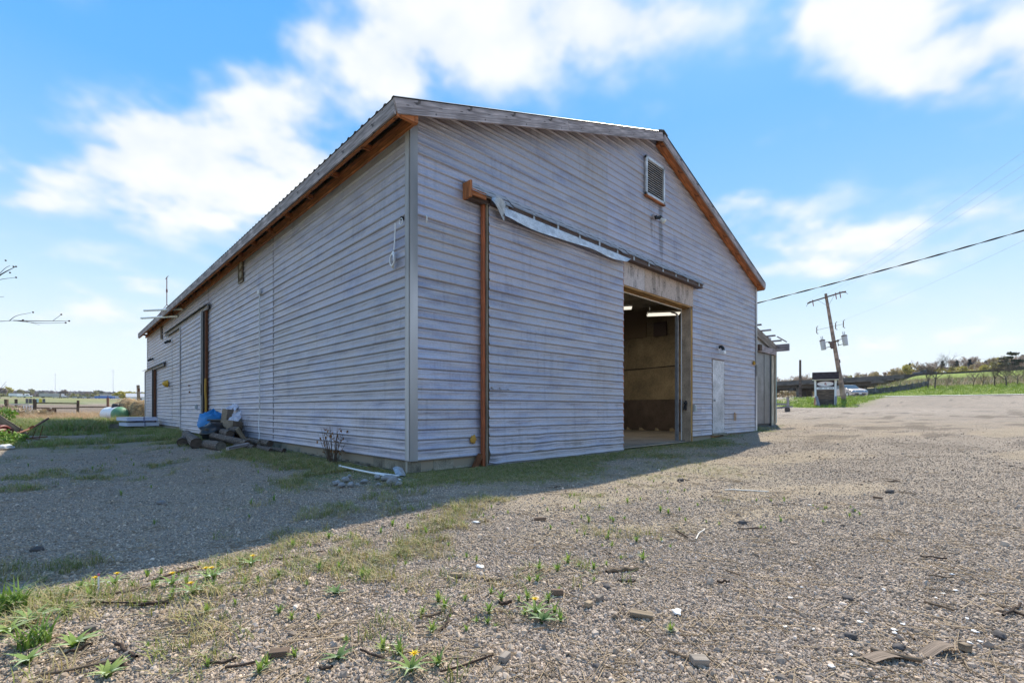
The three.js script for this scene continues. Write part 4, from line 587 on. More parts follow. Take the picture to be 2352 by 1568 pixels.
  for (const [t, ah, y, s, lbl] of [[531, 13.7, .95, .2, 'crumpled white paper heap highest on the rubbish'], [545, 13.4, .72, .24, 'crumpled white plastic sheet at the right of the rubbish'], [538, 13.6, 1.0, .14, 'small white folded carton on top of the rubbish']]) { const o = single('paper_waste', grid(10, 10, (u, v) => [(u - .5) * s * 2 + (fbm(u * 4, v * 4 + s * 9, 2, 4) - .5) * .1, (fbm(u * 5 + s * 7, v * 5, 3, 5) - .35) * s * 1.6, (v - .5) * s * 1.5]), white, lbl, 'paper', null, P(t, ah, y)); o.rotation.set(.5, .6, .2); }
  const tub = single('grey_tub', new THREE.LatheGeometry([[0, 0], [.2, 0], [.26, .42], [.28, .43], [.24, .44], [.2, .06], [0, .05]].map(p => new THREE.Vector2(...p)), 18), M(.20, .21, .22, .5, DS), 'grey tub standing behind the white plastic by the wall', 'tub', null, P(549, 13.5, .25));
  // loops of white wire on the near corner
  const coil = thing('wire_coil', 'coil of white wire hanging on the long wall near the corner', 'wire', [-.05, 3.28, -.4]); part('hanger', tube([[0, .5, .04], [.005, .3, .02], [0, .1, .0]], .009, 20, 5), MAT.white, coil); for (let k = 0; k < 5; k++) part('loop', new THREE.TorusGeometry(.10 - k * .008, .009, 5, 24).scale(.55 + k * .09, 1.25, 1).rotateY(Math.PI / 2).translate(-.012 * k, -.04 - k * .006, (k - 2) * .012), MAT.white, coil);
  const coil2 = thing('wire_coil', 'tiny white wire loop on a dark knob above the hanging coil', 'wire', [-.045, 3.77, -.17]); part('knob', cyl(.03, .03, .04, 0, .03, 0, [0, 0, Math.PI / 2]), MAT.black, coil2); part('loop', new THREE.TorusGeometry(.045, .006, 5, 18).rotateY(Math.PI / 2).translate(-.02, -.02, 0), MAT.white, coil2);
  // rocks, plastic pipe, dead stalks by the near corner
  const rockMat = M(.44, .43, .43, .9, { map: mottleTex, bumpMap: mottleTex, bumpScale: .01 }), RK = [[760, 785, 130, .35], [850, 815, 130, .3], [920, 750, 110, .6], [1010, 815, 130, .35], [1130, 815, 70, .5], [1250, 765, 120, .2], [1500, 815, 80, .25], [1750, 780, 180, .7], [1480, 700, 110, .5], [1640, 720, 160, .4], [1860, 815, 130, .35], [990, 700, 70, .6]];
  const places = ['leftmost of the pale rocks in the grass by the near corner', 'second pale rock from the left by the near corner', 'taller grey rock behind the two leftmost pale rocks', 'flat pale rock in the middle of the rock row', 'small round rock beside the flat middle rock', 'thin flat slab behind the middle of the rock row', 'small lone white rock before the big angular rock', 'biggest angular rock near the white pipe end', 'rock under the middle of the white pipe', 'long rock behind the biggest angular rock', 'pale rock rightmost of the row by the corner', 'small rock on top of the taller grey rock'];
  RK.forEach(([zx, zy, w, k], i) => { const t = 673.6 + zx * .1302, yy = 1010.4 + zy * .1302, ah = .96 * 1090 / (yy - 939), r = w * .1302 / 1090 * ah * .58; single('rock', lump(r, r * (.35 + k * .7), r * .75, i + 2, .35, 1.7, 2), rockMat, places[i], 'rock', null, P(t, ah, r * k * .5 + .03), i * 1.3); });
  const pp = thing('plastic_pipe', 'long white plastic pipe lying on the grass beside the foundation', 'pipe'); part('length', tube([P(780, 7.55, .06), P(830, 7.0, .045), P(880, 6.55, .05), P(921, 6.2, .04)], .014, 30, 8), MAT.white, pp); part('end_cap', cyl(.02, .02, .04, ...P(780, 7.55, .06)), M(.5, .5, .5), pp);
  single('pipe_offcut', tube([P(861, 6.95, .03), P(890, 6.8, .025), P(916, 6.6, .03)], .011, 12, 8), MAT.white, 'shorter white pipe piece closer to the foundation', 'pipe');
  single('metal_scrap', grid(4, 4, (u, v) => [(u - .5) * .16, .13 * (1 - v * .9) + .02 * Math.sin(u * 4), (v - .5) * .12]), MAT.zinc, 'bent sheet metal scrap under the near corner block', 'scrap', null, P(918, 6.75, 0));
  const stalk = (n, h, seed, mat, spread) => { const r = rng(seed), out = []; for (let k = 0; k < n; k++) { const a = r() * 6.28, b = .05 + r() * .12, e = [Math.cos(a) * b + (r() - .5) * spread, h * (.5 + .5 * r()), Math.sin(a) * b + (r() - .5) * spread]; out.push(limb([Math.cos(a) * b * .5, -.03, Math.sin(a) * b * .5], e, .006, .002, 4)); if (r() > .3) out.push(limb(e.map((v, q) => v * .6), [e[0] * .6 + (r() - .5) * .2, e[1] * .6 + .15 + r() * .2, e[2] * .6 + (r() - .5) * .2], .003, .0015, 3)); } return out; };
  const dp = thing('dead_shrub', 'dry brown stalks with dead leaves against the foundation near the corner', 'dead shrub', P(763, 8.45, 0)); part('stalks', stalk(26, .66, 5, null, .35), M(.12, .075, .05, .95), dp);
  { const r = rng(9), lv = []; for (let k = 0; k < 60; k++) { const g = new THREE.PlaneGeometry(.03, .05); g.rotateX(r() * 6).rotateY(r() * 6).translate((r() - .5) * .45, .12 + r() * .5, (r() - .5) * .4); lv.push(g.toNonIndexed()); } part('dead_leaves', lv, M(.24, .115, .045, .95, DS), dp); }
  const dp2 = thing('dead_shrub', 'small dead stalks against the wall right of the rubbish', 'dead shrub', P(552, 12.75, 0)); part('stalks', stalk(14, .75, 15, null, .3), M(.11, .08, .06, .95), dp2);
}
// stacked insulated panels, concrete block, gas tank, straw, fence, scrap
{
  const ps = (t, ah, y, lbl, k) => { const [x, z] = V(t, ah), g = thing('insulated_panel', lbl, 'panel', [x, H(x, z) + y, z], .12 + k * .05, null); part('core', bx(1.22, .16, 1.6, 0, .1, -.8, null, .01), M(.70, .70, .82, .6), g); part('skin', bx(1.24, .012, 1.62, 0, .185, -.8), M(.60, .62, .72, .4, { metalness: .2 }), g); part('rib', bx(.06, .22, .03, .05, .1, .015), M(.30, .30, .42, .6), g); return g; };
  ps(329, 22.6, .10, 'lower of the two white insulated panels stacked at the wall far end', 0); ps(327, 22.8, .35, 'upper of the two white insulated panels stacked at the wall far end', 1);
  const sp = V(326, 23.4); single('panel_spacer', bx(1.0, .07, .1, 0, .035, 0), MAT.greyWood, 'dark spacer strip between the two stacked panels', 'spacer', null, [sp[0], H(...sp) + .29, sp[1] - .1], .12);
  const [bx0, bz0] = V(258, 21.8), cb = thing('hollow_block', 'grey hollow concrete block sitting in the shaded grass', 'concrete block', [bx0, H(bx0, bz0) + .06, bz0], .5); part('shell', [bx(.39, .19, .03, 0, .1, .08), bx(.39, .19, .03, 0, .1, -.08)], MAT.concrete, cb); for (const s of [-1, 0, 1]) part('web', bx(.03, .19, .13, s * .18, .1, 0), MAT.concrete, cb);
  const [tx, , tz] = onG(276, 29.3), tank = thing('gas_tank', 'green-ended white gas tank lying in the grass past the barn', 'gas tank', [tx, H(tx, tz), tz], toEye(tx, tz) + .3);
  const cap = (r, L) => { const pts = []; for (let k = 0; k <= 8; k++) { const a = k / 8 * Math.PI / 2; pts.push(new THREE.Vector2(r * Math.sin(a), -L / 2 - r * .75 * Math.cos(a))); } for (let k = 8; k >= 0; k--) { const a = k / 8 * Math.PI / 2; pts.push(new THREE.Vector2(r * Math.sin(a), L / 2 + r * .75 * Math.cos(a))); } return new THREE.LatheGeometry(pts, 24).rotateX(Math.PI / 2); };
  part('shell', cap(.46, 1.9).translate(0, .56, -1.0), M(.70, .73, .76, .45), tank); part('green_end', new THREE.SphereGeometry(.475, 22, 14, 0, Math.PI * 2, 0, Math.PI / 2).rotateX(Math.PI / 2).scale(1, 1, .9).translate(0, .56, -.08), M(.12, .28, .15, .5, DS), tank); part('valve_dome', new THREE.LatheGeometry([[0, .26], [.14, .25], [.2, .2], [.22, 0]].map(p => new THREE.Vector2(...p)), 16).translate(0, .98, -.75), M(.03, .025, .03, .5, DS), tank); for (const s of [-.2, -1.7]) part('cradle', bx(.7, .2, .14, 0, .1, s), MAT.concrete, tank);
  // straw bales, torn open
  const straw = M(.66, .48, .28, 1, { map: rep(woodTex, 2, 2), bumpMap: rep(woodTex, 2, 2), bumpScale: .03 }), bale = (t, ah, r, h, seed, lbl) => { const [x, z] = V(t, ah), g = thing('straw_bale', lbl, 'straw bale', [x, H(x, z), z], seed); part('body', lump(r, h / 2, r * .9, seed, .22, 2.2, 4, .9).translate(0, h * .46, 0), straw, g); const q = rng(seed * 31), out = []; for (let k = 0; k < 900; k++) { const th = q() * 6.28, y = q() * h * .98, rr = r * (.82 + .22 * q()) * Math.sqrt(Math.max(.15, 1 - ((y / h - .5) * 1.7) ** 2)); const a = [Math.cos(th) * rr, y, Math.sin(th) * rr * .9], l = .1 + q() * .28; out.push(limb(a, [a[0] + (q() - .5) * l * 1.2 + Math.cos(th) * .06, a[1] - l * q() * .9 + .05, a[2] + (q() - .5) * l * 1.2 + Math.sin(th) * .06], .008, .003, 3)); } part('loose_straw', out, M(.66, .50, .29, 1), g); };
  bale(297, 30.5, .82, 1.62, 3.1, 'tattered round straw bale behind the gas tank'); bale(327, 30.0, .70, 1.50, 5.7, 'tattered straw bale touching the barn far corner');
  const tp = onG(318, 33.5); const fp0 = thing('tall_post', 'tall pale wooden post rising behind the straw bales', 'post', tp); part('timber', bx(.17, 2.55, .17, 0, 1.27, 0, [0, 0, .03]), MAT.paleWood, fp0); part('nail_plate', bx(.12, .2, .02, 0, 2.2, .09), MAT.rust, fp0);
  const sp1 = thing('steel_post', 'rusty brown steel post standing in the dry grass', 'post', onG(247, 32.5)); part('tube', rod([0, -.1, 0], [.0, 1.62, 0], .075, 12), M(.24, .13, .09, .7), sp1); part('pin', rod([0, 1.6, 0], [0, 1.8, 0], .02, 6), M(.2, .12, .1), sp1);
  // rail fence along the field
  const fence = thing('rail_fence', 'weathered wooden rail fence along the edge of the field', 'fence'), fpts = [[-60, 43], [14, 41], [79, 43], [178, 45], [290, 47], [345, 48]], fm = M(.20, .145, .105, .95, { map: woodTex });
  fpts.forEach(([t, ah], i) => { const [x, , z] = onG(t, ah), y = H(x, z); part('post', bx(.19, 1.55, .19, x, y + .70, z, [0, i, .03 * (i % 2)]), fm, fence); if (i) { const [t0, a0] = fpts[i - 1], [x0, , z0] = onG(t0, a0); for (const [hh, hm] of i === 3 ? [[1.18, fm], [.72, fm]] : [[.86, fm]]) part('rail', limb([x0, H(x0, z0) + hh + (i === 2 ? -.02 : 0), z0], [x, y + hh, z], .06, .06, 6), fm, fence); part('wire', rod([x0, H(x0, z0) + .35, z0], [x, y + .35, z], .012, 4), M(.5, .48, .45), fence); } });
  const gp = thing('gate_post', 'short dark post behind the leftmost fence post', 'post', onG(36, 44)); part('timber', bx(.2, 1.5, .2, 0, .75, 0), fm, gp); part('top_board', bx(1.3, .13, .05, .2, 1.02, .12), M(.58, .54, .48, .9), gp);
  // old machinery and scrap at the field edge
  const [rx, , rz] = onG(8, 14.6), mach = thing('red_machine', 'dark red rusted machine housing in the weeds at the left edge', 'machine', [rx, H(rx, rz), rz], .3);
  part('housing', lump(.34, .16, .28, 4, .22, 1.3, 3).translate(-.3, .33, 0), M(.12, .014, .013, .5), mach); part('fender', new THREE.TorusGeometry(.24, .06, 8, 14, Math.PI).rotateY(.5).translate(-.05, .2, .1), M(.14, .016, .013, .5), mach); for (const s of [-.3, .15]) part('leg', bx(.07, .42, .09, s, .18, .2, [0, 0, .2]), M(.08, .03, .025, .7), mach);
  const bar = thing('rusty_bar', 'long bent rusty bar sticking out of the red machine', 'bar'); part('shaft', tube([onG(0, 14.4, .17), onG(40, 15.2, .22), onG(78, 16.2, .36), onG(110, 17.2, .62)], .03, 24, 7), M(.20, .085, .05, .8), bar); part('lug', bx(.16, .05, .05, ...onG(70, 15.9, .36), [0, .4, .6]), MAT.rust, bar);
  const pl = thing('scrap_plank', 'pale weathered plank leaning over the red machine', 'plank', onG(14, 16.4)); part('board', bx(.28, 1.25, .06, 0, .42, 0, [.3, .2, .75]), M(.50, .43, .36, .9, { map: woodTex }), pl); part('batten', bx(.08, 1.1, .04, -.32, .36, .05, [.3, .2, .8]), M(.42, .33, .27, .9, { map: woodTex }), pl);
  single('white_sack', lump(.15, .08, .13, 6, .4, 2, 3, .5), M(.6, .6, .6, .8), 'white crumpled sack on the sunny grass at the left edge', 'sack', null, onG(12, 12.2, .06));
  single('harrow_scrap', [0, 1, 2, 3, 4, 5].map(k => limb([k * .16 - .4, .02, .1 * (k % 2)], [k * .16 - .3, .28 + .1 * (k % 3), .15], .012, .008, 5)).concat([rod([-.5, .05, 0], [.6, .12, .05], .02), rod([-.4, .15, .2], [.5, .03, .1], .015)]), MAT.rust, 'tangle of rusty rods on the ground beside the red machine', 'scrap', null, onG(46, 14.6));
  single('white_trough', bx(1.5, .4, .6, 0, .2, 0, [0, .2, 0], .12), M(.72, .68, .66, .6), 'white plastic trough among the dry stalks by the fence', 'trough', null, onG(60, 37));
  const crate = thing('wire_crate', 'small white slatted crate behind the white trough', 'crate', onG(63, 39, .0)); for (let k = 0; k < 4; k++) part('slat', bx(.06, .5, .04, -.24 + k * .16, .75, 0), MAT.white, crate); for (const y of [.98, .57]) part('rim', bx(.6, .05, .05, 0, y, 0), MAT.white, crate); part('base', bx(.6, .54, .4, 0, .27, -.1), MAT.white, crate);
  single('brown_crate', bx(.75, .78, .6, 0, .35, 0, [0, .3, 0], .03), M(.22, .13, .085, .95, { map: woodTex }), 'old brown wooden crate in the tall dry grass', 'crate', null, onG(112, 39));
  single('fallen_rod', rod(onG(82, 41, .35), onG(118, 42, .75), .025, 6), M(.7, .66, .62), 'pale pole slanting out of the dry grass at the fence', 'pole');
}
// ---- where the small things on the gravel lie (x, z)
const SEEDLINGS = [[-3.72, 2.54], [-3.67, 2.48], [-3.64, 2.84], [-3.55, 2.59], [-3.46, 2.74], [-3.46, 3.24], [-3.4, 3.0], [-3.37, 2.88], [-3.26, 3.03], [-3.34, 3.17], [-3.31, 3.35], [-3.27, 3.56], [-3.15, 3.54], [-3.17, 3.19], [-3.04, 3.27], [-2.9, 2.61], [-3.04, 2.69], [-3.29, 2.41], [-3.36, 2.41], [-2.98, 3.28], [-2.52, 2.47], [-2.44, 2.59], [-2.24, 2.44], [-2.1, 2.52], [-2.42, 3.03], [-1.93, 2.68], [-1.74, 2.76], [-1.76, 2.56], [-1.87, 3.68], [-1.87, 3.78], [-2.57, 3.37], [-2.88, 3.3], [-3.0, 3.36], [-2.81, 3.52], [-2.67, 3.33], [-2.53, 3.58], [-2.49, 3.58], [-2.33, 4.25], [-2.43, 4.17], [-2.18, 4.27], [-2.2, 4.37], [-2.56, 4.23], [-2.45, 4.25], [-3.03, 3.78], [-3.01, 3.88], [-2.92, 3.95], [-2.34, 4.44], [-2.63, 4.41], [-2.52, 4.5], [-2.41, 4.51], [-2.85, 4.4], [-3.11, 4.2], [-2.76, 4.64], [-3.21, 4.2], [-3.24, 4.23], [-2.82, 4.47], [-1.38, 2.86], [-1.72, 2.99], [-1.95, 3.25], [-2.21, 3.38], [-0.97, 3.6], [-0.69, 3.59], [-0.52, 3.63], [-0.31, 3.7], [-0.37, 3.77], [-0.83, 4.04], [-0.63, 4.01], [-0.77, 4.24], [0.41, 3.97], [0.24, 3.95], [0.28, 3.85], [0.43, 3.4], [-1.74, 4.19], [-1.68, 4.28], [-1.51, 4.22], [-1.52, 4.31], [-1.51, 4.41], [-1.38, 4.41], [-1.91, 4.28], [-1.89, 4.32], [-2.11, 4.46], [-2.15, 4.44], [-2.05, 4.54], [-2.24, 4.57], [-2.13, 4.65], [-2.17, 4.72], [-1.93, 5.11], [-1.12, 4.5]] ;
const ROSETTES = [[-3.73, 3.06], [-3.84, 3.08], [-3.91, 3.18], [-3.71, 3.51], [-3.84, 3.54], [-3.63, 3.87], [-2.75, 3.74], [-3.0, 4.34], [-2.23, 4.67]] ;
const DANDELIONS = [[-3.61, 2.43], [-3.52, 2.47], [-3.32, 2.99], [-3.16, 3.03], [-3.13, 3.03], [-3.27, 3.24], [-2.9, 2.86], [-2.85, 4.6], [-2.19, 4.59]] ;
const STICKS = [[-3.38, 2.7, -3.09, 2.49], [-3.6, 2.91, -3.41, 2.95], [-3.65, 3.04, -3.47, 3.24], [-3.48, 3.24, -3.38, 3.31], [-3.81, 3.71, -3.58, 3.79], [-3.61, 3.78, -3.58, 3.86], [-3.74, 3.57, -3.66, 3.55], [-3.41, 3.7, -3.31, 3.73], [-3.37, 4.04, -3.28, 4.08], [-3.59, 3.62, -3.54, 3.81], [-2.6, 4.27, -2.48, 4.29], [-2.59, 4.43, -2.44, 4.3], [-2.92, 4.35, -2.89, 4.48], [-2.09, 4.11, -2.01, 4.17], [-3.08, 4.36, -3.05, 4.4], [-2.25, 4.41, -2.2, 4.44], [-1.51, 4.5, -1.33, 4.59], [-1.61, 4.64, -1.54, 4.71], [-1.21, 5.0, -1.15, 5.04], [-2.09, 5.18, -2.08, 5.26], [-0.44, 4.52, -0.07, 4.42], [1.87, 3.78, 2.24, 4.14], [-0.25, 5.77, -0.21, 5.87], [0.18, 5.69, 0.2, 5.82], [-0.71, 6.06, -0.45, 6.12], [-1.53, 5.71, -1.49, 5.86]] ;
const SCRAPS = [[-3.69, 2.94, 0.09], [-3.68, 3.47, 0.03], [-3.66, 3.4, 0.04], [-2.15, 3.94, 0.06], [-3.15, 4.15, 0.07], [-2.56, 4.78, 0.03], [-1.89, 4.95, 0.1], [-1.96, 4.52, 0.06], [-2.08, 5.3, 0.06], [-1.97, 4.72, 0.03], [-0.8, 3.33, 0.1], [-1.88, 4.72, 0.02], [-1.22, 5.96, 0.03], [2.57, 5.12, 0.08]] ;
const FLAKES = [[-1.26, 3.04], [-1.94, 3.9], [-1.74, 5.04], [-0.45, 4.31], [-0.64, 4.37], [-0.86, 4.25], [-0.6, 4.27], [-0.53, 5.85], [-0.63, 5.83], [-0.42, 5.89], [-1.09, 5.63], [-1.24, 5.63], [-1.21, 5.74], [-1.25, 5.75], [-1.11, 5.76], [-1.47, 5.51], [-0.95, 5.33], [-0.97, 5.98], [-0.83, 5.95], [-0.48, 5.99], [-0.13, 5.86], [-1.62, 5.67], [-1.17, 5.34], [-1.53, 5.42], [-1.3, 5.89], [-1.13, 5.97], [-0.66, 5.63], [1.17, 5.56], [1.65, 4.72], [-1.77, 5.64], [-1.08, 6.0]] ;
const STONES = [[-3.87, 0.88], [-2.89, -0.73], [0.33, 4.56], [2.21, 3.08], [-1.71, 4.64], [-2.34, 5.04], [3.16, 5.14], [-0.95, 5.53], [-1.42, 5.63], [-1.39, 5.78], [-0.94, 6.05]] ;

// ---------------------------------------------------------------- lit ceiling fixtures inside
[[10.3, 4.0, -1.55], [10.3, 4.45, -3.3], [8.0, 4.9, -9]].forEach(([x, y, z], i) => {
  const g = thing('ceiling_light', ['lit flat fluorescent panel hanging nearest inside the doorway', 'lit flat fluorescent panel half hidden behind the sliding door edge', 'lit fluorescent panel farthest back under the barn ceiling'][i], 'light', [x, y, z], .6);
  part('housing', bx(.50, .05, 1.02, 0, .03, 0), MAT.white, g); part('diffuser', bx(.47, .012, .98, 0, -.002, 0), new THREE.MeshStandardMaterial({ color: lin(.8, .8, .78), emissive: lin(1, .93, .78), emissiveIntensity: .75 }), g);
  for (const s of [-.42, .42]) part('chain', rod([0, .05, s], [0, 5.14 - y, s], .006, 4), MAT.zinc, g);
  const l = new THREE.RectAreaLight(new THREE.Color(1, .9, .72), 17, .47, .98); l.position.set(0, -.02, 0); l.rotation.x = -Math.PI / 2; g.add(l);
});

// ---------------------------------------------------------------- gravel, weeds and litter underfoot
const FOV = (r, az) => { const f = Math.cos(az) * r, s = Math.sin(az) * r; return [EYE.x + FWD.x * f + RGT.x * s, EYE.z + FWD.z * f + RGT.z * s]; };
{
  const q = rng(77), kinds = 3, per = 105000, col = new THREE.Color(), m = new THREE.Matrix4(), e = new THREE.Euler(), Q = new THREE.Quaternion(), S = new THREE.Vector3(), T = new THREE.Vector3();
  for (let k = 0; k < kinds; k++) {
    let g = mergeVertices(new THREE.IcosahedronGeometry(1, 0).deleteAttribute('normal').deleteAttribute('uv')); const p = g.attributes.position; for (let i = 0; i < p.count; i++) { const f = .72 + .5 * q(); p.setXYZ(i, p.getX(i) * f, p.getY(i) * f * .72, p.getZ(i) * f * .85); } g = g.toNonIndexed(); g.computeVertexNormals();
    const im = new THREE.InstancedMesh(g, M(1, 1, 1, .95), per); let n = 0;
    while (n < per) {
      const r = 1.35 * Math.exp(q() * Math.log(26 / 1.35)); if (q() > ss(26, 9, r)) continue; const az = (q() * 106 - 53) * Math.PI / 180, [x, z] = FOV(r, az); if (inBarn(x, z, -.1)) continue;
      const zo = zones(x, z); if (q() < zo.grass * .75 + zo.dirt * .5 + zo.sand * .72) continue;
      let s = .0037 + .0060 * q() * q() + (q() > .965 ? .009 * q() : 0) + (q() > .9992 ? .014 : 0); s *= 1 + r * .035;
      e.set(q() * 6.28, q() * 6.28, q() * 6.28); Q.setFromEuler(e); T.set(x, H(x, z) + s * .25, z); S.set(s * (.8 + .5 * q()), s * (.7 + .3 * q()), s * (.8 + .5 * q())); m.compose(T, Q, S); im.setMatrixAt(n, m);
      const t = q(), v = .15 + .28 * q() + (q() > .94 ? .18 : 0); col.setRGB(v * (1.18 + .14 * t), v * (.97 + .03 * t), v * (.80 - .08 * t)); im.setColorAt(n, col); n++;
    }
    im.name = numbered('gravel'); im.castShadow = im.receiveShadow = true; scene.add(im); tag(im, 'loose grey and brown crushed stone covering the yard', 'gravel', null, 'stuff');
  }
}
const leafM = (r, g, b, t = .35) => new THREE.MeshPhysicalMaterial({ color: lin(r, g, b), roughness: .85, transmission: t, thickness: 0, ...DS });
// one bent blade: base at 0, length l, width w, leaning out by b
function blade(l, w, b, turn, x = 0, z = 0, n = 3) { const g = grid(1, n, (u, v) => { const ww = w * (v < .35 ? .6 + v * 1.15 : (1 - v) / .65) * (u - .5), y = l * (v - .35 * b * v * v), o = l * b * v * v * .9; return [ww, y, o]; }); return plain(g.rotateY(turn).translate(x, 0, z)); }
{
  // grass tufts
  const q = rng(31), tuft = (n, l, w, sp) => mergeGeometries(Array.from({ length: n }, () => blade(l * (.5 + .6 * q()), w, .3 + .9 * q(), q() * 6.28, (q() - .5) * sp, (q() - .5) * sp, 2)));
  const m = new THREE.Matrix4(), Q = new THREE.Quaternion(), S = new THREE.Vector3(), T = new THREE.Vector3(), up = new THREE.Vector3(0, 1, 0), col = new THREE.Color();
  const field = (name, label, cat, geo, mat, n, place, tone) => { const im = new THREE.InstancedMesh(geo, mat, n); let i = 0, guard = 0; while (i < n && guard++ < n * 60) { const p = place(q); if (!p) continue; const [x, z, s] = p; Q.setFromAxisAngle(up, q() * 6.28); m.compose(T.set(x, H(x, z) - .01, z), Q, S.set(s, s * (.75 + .5 * q()), s)); im.setMatrixAt(i, m); tone(col, q, x, z); im.setColorAt(i, col); i++; } im.count = i; im.name = numbered(name); im.castShadow = im.receiveShadow = true; scene.add(im); return tag(im, label, cat, null, 'stuff'); };
  const white = leafM(1, 1, 1, .4), gt = (c, r, x, z) => { const d = fbm(x * .5, z * .5, 2, 61), k = .75 + .5 * r(); if (r() < (z > 1.4 ? .5 : .40)) c.setRGB(.42 * k, .34 * k, .15 * k); else c.setRGB(lerp(.17, .26, d) * k, lerp(.20, .28, d) * k, lerp(.04, .05, d) * k); };
  const t1 = tuft(8, .10, .0055, .07), t2 = tuft(9, .20, .008, .14);
  field('short_grass', 'short green grass growing along the barn and over the yard edges', 'grass', t1, white, 25000, r => { const d = 1.4 * Math.exp(r() * Math.log(30 / 1.4)), [x, z] = FOV(d, (r() * 106 - 53) * Math.PI / 180); if (inBarn(x, z, -.03)) return null; const g = zones(x, z).grass; if (r() > (z > 1.4 ? g * g * 1.3 : g * g * (z < 0 ? .7 : 1))) return null; const wall = (x > -1.35 && x < -.2 && z > -.9 && z < .7) ? .35 : x > -.45 || (z < .5 && z > 0 && x > 0) ? .62 : 1; return [x, z, (.5 + .6 * r()) * wall * (1 + d * .03)]; }, gt);
  field('field_grass', 'lush green grass past the far end of the barn', 'grass', t2, white, 11000, r => { const d = 18 + 19 * r(), [x, z] = FOV(d, (-53 + 18 * r()) * Math.PI / 180); if (inBarn(x, z, -.1) || r() > zones(x, z).grass) return null; const clear = x > -2.4 && x < .4 && z > -27 && z < -18; return [x, z, (.8 + .9 * r()) * (clear ? .45 : d > 25 ? 2.0 : .8)]; }, (c, r) => { const k = .8 + .5 * r(); r() < .25 ? c.setRGB(.40 * k, .33 * k, .16 * k) : c.setRGB(.20 * k, .26 * k, .05 * k); });
  field('dry_grass', 'tall dry straw-coloured grass between the yard and the field', 'grass', tuft(9, .62, .011, .35), leafM(1, 1, 1, .3), 7500, r => { const d = 33 + 26 * r(), [x, z] = FOV(d, (-54 + 19 * r()) * Math.PI / 180); if (r() > zones(x, z).dry + .1) return null; return [x, z, (.7 + .6 * r())]; }, (c, r) => { const k = .8 + .45 * r(); c.setRGB(.50 * k, .35 * k, .20 * k); });
  field('verge_grass', 'bright green grass on the verges beside the road', 'grass', tuft(8, .26, .035, .4), white, 12000, r => { const side = r(); let x, z; if (side < .3) { x = 43 + r() * 18.5; z = -3 - r() * 22; } else { x = 71 + r() * 26; z = -34 + r() * 62; } if (r() > zones(x, z).grass) return null; return [x, z, (.5 + .9 * r())]; }, (c, r) => { const k = .8 + .5 * r(); c.setRGB(.22 * k, .31 * k, .03 * k); });
  field('bank_scrub', 'tan scrub and dead stalks at the foot of the highway bank', 'scrub', tuft(9, .8, .05, .9), leafM(1, 1, 1, .2), 2600, r => { const x = 92 + r() * 36, z = -22 + r() * 48; if (r() > zones(x, z).dry + .15) return null; return [x, z, .6 + .8 * r()]; }, (c, r) => { const k = .7 + .5 * r(); r() < .35 ? c.setRGB(.16 * k, .22 * k, .05 * k) : c.setRGB(.36 * k, .29 * k, .19 * k); });
  field('straw_litter', 'dry stalks and chips strewn on the gravel', 'litter', (() => { const o = []; for (let k = 0; k < 5; k++) o.push(limb([(q() - .5) * .2, .006 + q() * .01, (q() - .5) * .2], [(q() - .5) * .2, .006 + q() * .012, (q() - .5) * .2], .0016, .0012, 3)); return mergeGeometries(o); })(), M(1, 1, 1, .95, DS), 2600, r => { const d = 1.4 * Math.exp(r() * Math.log(16 / 1.4)), [x, z] = FOV(d, (r() * 106 - 53) * Math.PI / 180); if (inBarn(x, z, -.1)) return null; const zo = zones(x, z); if (r() > .18 + zo.grass + (z > 1.8 && x < 3 ? .25 : 0)) return null; return [x, z, .6 + .9 * r()]; }, (c, r) => { const k = .6 + .6 * r(); c.setRGB(.38 * k, .29 * k, .19 * k); });
}
